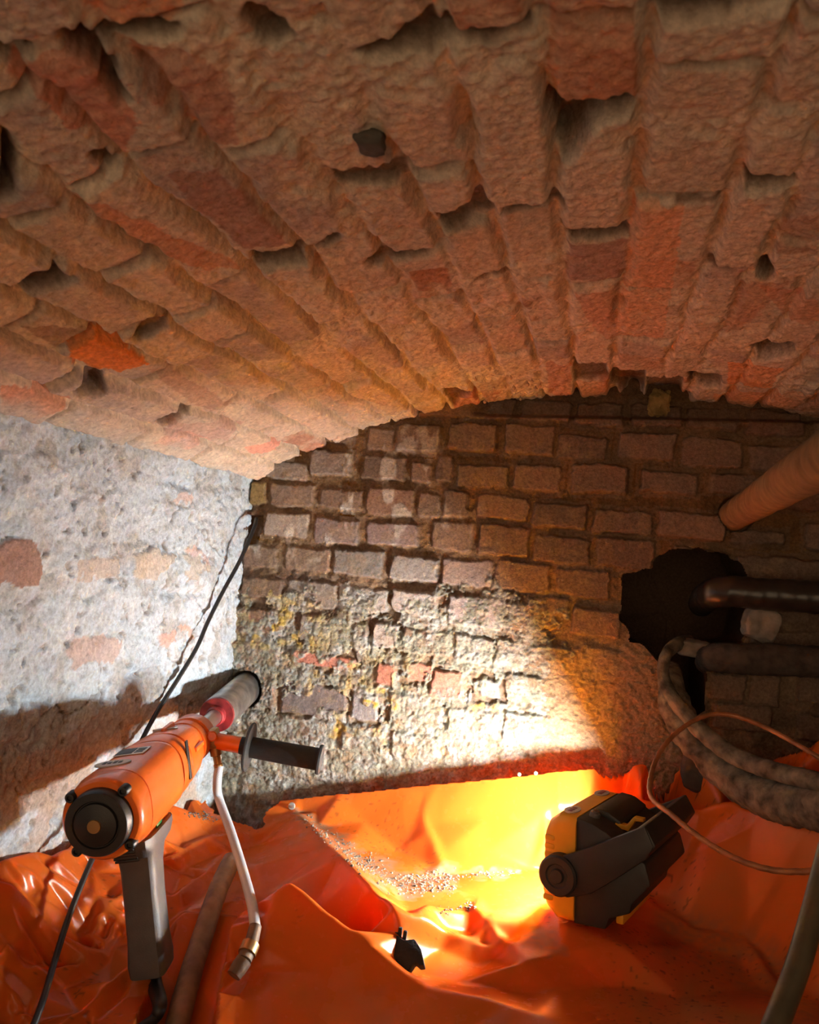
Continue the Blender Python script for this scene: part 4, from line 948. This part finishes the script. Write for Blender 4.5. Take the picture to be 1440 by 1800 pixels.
# ================================================================== WORK LIGHT
LMAT = Matrix(((LW[0], -LN[0], LU[0], LO[0]), (LW[1], -LN[1], LU[1], LO[1]), (LW[2], -LN[2], LU[2], LO[2]), (0, 0, 0, 1))) @ Matrix.Diagonal((LS, LS, LS, 1))   # local x = width, y = back, z = up
def build_lamp():
    root = empty('work_light', None, 'yellow and black portable LED work light shining at the wall from the orange sheet', 'work light', mat=LMAT)
    def rr_(hw, hh, y, rad, seg=6):
        out = []
        for cx, cz, a0 in ((hw - rad, hh - rad, 0), (-hw + rad, hh - rad, 90), (-hw + rad, -hh + rad, 180), (hw - rad, -hh + rad, 270)):
            for i in range(seg + 1):
                t_ = math.radians(a0 + 90 * i / seg); out.append(Vector((cx + rad * math.cos(t_), y, cz + rad * math.sin(t_))))
        return out
    def fr_(hw, hh, y, rad): return [p + Vector((0, 0, .0115)) for p in rr_(hw, hh, y, rad)]
    m = MB(); m.loft([fr_(.106, .083, .036, .016), fr_(.108, .084, .006, .018), fr_(.106, .070, -.012, .020), fr_(.103, .058, -.017, .018), fr_(.096, .050, -.017, .010), fr_(.095, .049, .036, .010)], closed=True); fr = m.build('front_frame', M['yellow'], root)
    m = MB(); m.box((0, .0365, .0115), (.196, .006, .104), .001); m.build('reflector', M['lampblack'], root)
    m = MB(); m.box((0, .0325, .0115), (.165, .004, .050), .001); m.build('led_panel', M['led'], root)
    for k in range(8):
        m = MB(); m.box((-.1040, -.0075, -.040 + .0135 * k), (.010, .018, .0095), .003); m.build('rib', M['yellow'], fr)
    prof = [(.034, .094), (.062, .089), (.085, .080), (.120, .060), (.148, .046), (.157, .015), (.128, -.020), (.126, -.034), (.093, -.050), (.088, -.068), (.034, -.072)]
    m = MB(); m.prism(prof, lambda p: Vector((-.102, p[0], p[1])), lambda p: Vector((.102, p[0], p[1])), .004); bd = m.build('rear_housing', M['lampblack'], root)
    m = MB(); m.prism([(.045, .092), (.070, .090), (.092, .078), (.092, .070), (.045, .080)], lambda p: Vector((-.050, p[0], p[1] + .008)), lambda p: Vector((.088, p[0], p[1] + .008)), .004); m.build('battery_cover', M['lampblack'], bd)
    m = MB(); m.lathe([(0, .009), (.008, .0085), (.011, .005)], o=(-.065, .052, .090), a=(0, .3, 1), seg=18); m.build('power_button', M['grip'], bd)
    m = MB(); m.prism([(.082, .072), (.100, .070), (.112, .086), (.128, .086), (.128, .081), (.115, .080), (.104, .062), (.082, .064)], lambda p: Vector((-.050, p[0], p[1] + .012)), lambda p: Vector((-.036, p[0], p[1] + .012)), .001); m.build('latch', M['yellow'], bd)
    m = MB(); m.box((-.02, .106, -.050), (.14, .012, .016), .002); m.build('foot', M['yellow'], bd)
    # folding stand: two pivots, two arms and a cross bar
    arm = [(.0, .026), (.030, .039), (.072, .062), (.134, .098), (.152, .108), (.166, .080), (.156, .060), (.112, .022), (.070, -.012), (.030, -.028), (.005, -.022)]
    for sg in (-1, 1):
        m = MB(); m.prism(arm, lambda p: Vector((sg * .109, p[0], p[1])), lambda p: Vector((sg * .122, p[0], p[1])), .003); m.build('stand_arm', M['lampblack'], root)
        m = MB(); m.lathe([(.100, .032), (.126, .032), (.129, .029), (.129, .019), (.127, .017), (.127, .012), (.131, .010), (.131, .0)], o=(0, .015, .004), a=(sg, 0, 0), seg=36); m.build('pivot_knob', M['lampblack'], root)
    m = MB(); m.prism([(.136, .099), (.152, .109), (.169, .081), (.157, .062), (.140, .078)], lambda p: Vector((-.120, p[0], p[1])), lambda p: Vector((.120, p[0], p[1])), .003); m.build('stand_bar', M['lampblack'], root)
    # oval warning stickers on the top of the frame
    for cx_ in (.070, -.070):
        m = MB(); m.loft([[Vector((cx_ + .022 * math.cos(q), .016 + .012 * math.sin(q), z)) for q in [2 * math.pi * i / 28 for i in range(28)]] for z in (.0945, .0966)]); s_ = m.build('warning_sticker', M['sticker'], fr)
        m = MB()
        for k in range(3): m.box((cx_ - .010 + .010 * k, .016, .0968), (.006, .008, .0006), .0001)
        m.build('sticker_print', M['red'], s_)
build_lamp()

# ================================================================== PIPES AND LAGGED HOSES AT THE RIGHT
hose('jute_pipe', px((1280, 914, 2.06), (1297, 902, 1.97), (1330, 882, 1.72), (1378, 853, 1.42), (1440, 817, 1.14), (1520, 768, .92), (1640, 690, .74)), .0345, M['jute'], 'pipe wrapped in brown jute coming out of the end wall towards the upper right', 'pipe', seg=36, n=26, spiral=(.011, .0009), lump=.03, lscale=120)
hose('taped_pipe', px((1232, 1062, 2.10), (1245, 1048, 2.00), (1262, 1042, 1.945), (1290, 1040, 1.93), (1340, 1044, 1.925), (1440, 1050, 1.92), (1560, 1058, 1.91)), [.030, .034, .036, .036, .036, .037, .037], M['tape'], 'black taped pipe running out of the dark hole to the right', 'pipe', seg=28, n=14, spiral=(.03, .0008), lump=.05, lscale=40)
hose('lagged_pipe', px((1238, 1168, 2.06), (1246, 1158, 1.975), (1262, 1156, 1.945), (1300, 1157, 1.93), (1370, 1160, 1.925), (1440, 1163, 1.92), (1560, 1170, 1.91)), [.020, .028, .033, .034, .035, .035, .035], M['lagging_dark'], 'dark felt-lagged pipe below the black taped pipe', 'pipe', seg=28, n=14, lump=.16, lscale=60)
hose('lagged_hose', px((1178, 1178, 2.02), (1180, 1205, 1.955), (1186, 1238, 1.925), (1203, 1275, 1.90), (1232, 1312, 1.88), (1270, 1348, 1.85), (1312, 1382, 1.80), (1352, 1402, 1.75), (1390, 1412, 1.70), (1440, 1418, 1.64), (1540, 1425, 1.52)), [.026, .030, .034, .036, .038, .040, .041, .042, .043, .043, .043], M['lagging'], 'thick cracked grey lagged hose drooping from the hole over the sheet', 'hose', seg=30, n=14, lump=.20, lscale=55)
hose('lagged_hose', px((1212, 1128, 2.10), (1192, 1132, 2.0), (1172, 1150, 1.93), (1166, 1185, 1.91), (1180, 1222, 1.89), (1206, 1255, 1.87), (1240, 1292, 1.83), (1290, 1328, 1.78), (1350, 1352, 1.71), (1440, 1374, 1.61), (1540, 1392, 1.50)), [.017, .016, .013, .013, .015, .017, .018, .018, .018, .018, .018], M['lagging'], 'slimmer grey lagged hose running above the thick cracked one', 'hose', seg=22, n=14, lump=.15, lscale=90)
hose('copper_cable', px((1520, 1385, 1.62), (1440, 1332, 1.62), (1390, 1302, 1.66), (1340, 1276, 1.70), (1290, 1258, 1.72), (1245, 1257, 1.71), (1205, 1276, 1.68), (1170, 1308, 1.63), (1150, 1345, 1.58), (1142, 1384, 1.52), (1150, 1408, 1.47), (1178, 1430, 1.42), (1214, 1460, 1.38), (1258, 1490, 1.35), (1310, 1516, 1.32), (1370, 1531, 1.30), (1440, 1530, 1.28), (1540, 1515, 1.26)), .0046, M['copper'], 'thin coppery cable looping in front of the lagged hoses and the work light', 'cable', seg=14, n=12, spiral=(.02, .0003))

# ================================================================== SMALL THINGS
def lump(name, c, size, mat, label, cat, group=None, sub=4, amp=.3, sc=40, seed=1, rot=0.0):
    bm = bmesh.new(); bmesh.ops.create_icosphere(bm, subdivisions=sub, radius=.5)
    P = np.array([tuple(v.co) for v in bm.verts]); n = fbm(P * .06 + seed, sc, 4, seed)
    d = np.abs(P).max(1, keepdims=True); P = P * (.55 + .45 * (.5 / np.maximum(d, .2)) * .8) * (1 + amp * n)[:, None]
    R = Matrix.Rotation(rot, 3, 'Y')
    for v, p in zip(bm.verts, P): v.co = R @ Vector((p[0] * size[0], p[1] * size[1], p[2] * size[2]))
    me = bpy.data.meshes.new(name); bm.to_mesh(me); bm.free(); smooth(me, 45)
    o = link_mesh(name, me, mat); o.location = V(c); tag(o, label, cat, group); return o
lump('stone', onY(1338, 1098, 1.955), (.085, .07, .085), M['stone'], 'grey stone lump wedged between the two pipes right of the hole', 'stone', rot=.2)
lump('stone', onY(1222, 1140, 2.02), (.085, .09, .045), M['stone'], 'tan stone lump on the lower lip of the hole', 'stone', seed=4)
lump('stone', onY(1228, 1358, 1.935), (.085, .035, .10), M['darkstone'], 'dark angular lump under the thick lagged hose against the wall', 'stone', seed=7, amp=.15)  # plain dark lump filling an unidentified dark patch under the hose
def vault_point(a, b):
    s_, y_ = vault_sy(a, b); return np.array([XC + RV * math.sin(s_ / RV), y_, ZC + RV * math.cos(s_ / RV)]), np.array([-math.sin(s_ / RV), 0, -math.cos(s_ / RV)])
p, nn = vault_point(651, 246); lump('pebble', p + nn * .002, (.036, .034, .022), M['darkstone'], 'dark pebble embedded in the mortar of the vault', 'pebble', seed=2)
p, nn = vault_point(1160, 694); lump('moss_tuft', p + nn * .02, (.055, .03, .07), plain('yellowish_tuft', (.30, .19, .06), .95, bump=1.0, bscale=220, var=.5), 'yellowish fuzzy tuft hanging at the edge of the vault above the end wall', 'tuft', amp=.5, sc=90, seed=11)
# beads of moisture under the vault edge
for i, (a, b, rd) in enumerate(((852, 707, .0042), (915, 702, .0042), (868, 683, .0038), (898, 665, .0036), (903, 682, .0048), (927, 676, .0048), (942, 684, .0046), (943, 695, .0038), (888, 682, .0034), (836, 668, .0036), (950, 679, .0036), (935, 671, .0034))):
    m = MB(); P, nn = vault_point(a, b - 4)
    m.lathe([(-.004, .0008), (0, rd * .35), (rd * .3, rd * .8), (rd, rd), (rd * 1.6, rd * .8), (rd * 1.95, rd * .3), (rd * 2.0, .0)], o=V(P + nn * .001), a=V(nn), seg=16)
    o = m.build('droplet', M['bead'], None, 80)
    tag(o, 'tiny pale round bead hanging in the cluster under the front edge of the vault', 'bead', 'pale beads under the vault edge')
# fixings of the sheet
def fixing(a, b, Y, label, sc=1.0):
    c = onY(a, b, Y); root = empty('nail', V(c), label, 'nail')
    m = MB(); m.lathe([(-.004, .0085 * sc), (.001, .0090 * sc), (.003, .0075 * sc), (.003, .0040 * sc), (.0015, .0035 * sc)], a=(.15, -1, .1), seg=20); m.build('washer', M['zinc'], root)
    m = MB(); m.lathe([(-.02, .0020 * sc), (.006, .0020 * sc), (.0065, .0036 * sc), (.009, .0034 * sc), (.0095, .0)], a=(.15, -1, .1), seg=14); m.build('shank', M['steel'], root)
fixing(513, 1417, 1.915, 'pale nail and washer at the top left corner of the pinned orange sheet', 1.0)
fixing(913, 1361, 1.905, 'small pale nail at the sheet top edge, left one of the close pair', .5)
fixing(942, 1359, 1.905, 'small pale nail at the sheet top edge, right one of the close pair', .5)
# charred scrap
def scrap():
    c = on_sheet(722, 1692)
    root = empty('charred_scrap', V(c), 'small black charred wood scrap lying on the orange sheet in front', 'scrap')
    out = [(-.040, .006), (-.030, .022), (-.012, .018), (.004, .026), (.024, .012), (.042, -.012), (.034, -.016), (.024, -.012), (.020, -.036), (.004, -.030), (-.016, -.018), (-.034, -.008)]
    R = Matrix.Rotation(-.25, 3, 'Z') @ Matrix.Rotation(.55, 3, 'X')
    m = MB(); m.prism(out, lambda p: R @ Vector((p[0], p[1], .016)), lambda p: R @ Vector((p[0], p[1], .030)), .0025); b = m.build('body', M['char'], root)
    for dx, hh in ((-.024, .036), (-.015, .032), (-.030, .026)):
        m = MB(); m.box((dx, .016, .012 + hh / 2), (.007, .006, hh), .0015, Matrix.Rotation(.15 + dx * 4, 3, 'Y')); m.build('splinter', M['char'], root)
scrap()
# drill dust and crumbs in the folds: nobody could count them
def crumbs():
    mb_v, mb_f = [], []
    base = bmesh.new(); bmesh.ops.create_icosphere(base, subdivisions=1, radius=1.0)
    bv = np.array([tuple(v.co) for v in base.verts]); bf = [[v.index for v in f.verts] for f in base.faces]; base.free()
    rr = random.Random(4)
    G, ok, px_, py_ = SHEET_Z
    paths = [((540, 1436), (610, 1492), 10, 160), ((610, 1492), (690, 1546), 16, 330), ((690, 1548), (800, 1538), 11, 330), ((700, 1562), (800, 1556), 10, 140), ((800, 1538), (905, 1530), 5, 80), ((770, 1600), (835, 1590), 8, 50), ((330, 1428), (380, 1436), 6, 90)]
    n = 0
    for a, b, w, cnt in paths:
        for _ in range(cnt):
            t_ = rr.random(); q = on_sheet(a[0] + (b[0] - a[0]) * t_ + rr.gauss(0, w * .6), a[1] + (b[1] - a[1]) * t_ + rr.gauss(0, w * .6))
            sz = rr.choice([.0009, .0011, .0014, .0018, .0028]) * rr.uniform(.7, 1.3)
            dv_ = bv * (1 + .35 * np.array([[rr.uniform(-1, 1)] for _ in bv])) * np.array([rr.uniform(.7, 1.3), rr.uniform(.7, 1.3), rr.uniform(.5, 1)]) * sz + q + np.array([0, 0, sz * .3])
            mb_f += [[i + n for i in f] for f in bf]; mb_v += [tuple(v) for v in dv_]; n += len(bv)
    me = bpy.data.meshes.new('drill_dust'); me.from_pydata(mb_v, [], mb_f); smooth(me, 30)
    o = link_mesh('drill_dust', me, M['rubble']); tag(o, 'pale grey drill dust and crumbs lying in the folds of the orange sheet', 'rubble', kind='stuff')
crumbs()
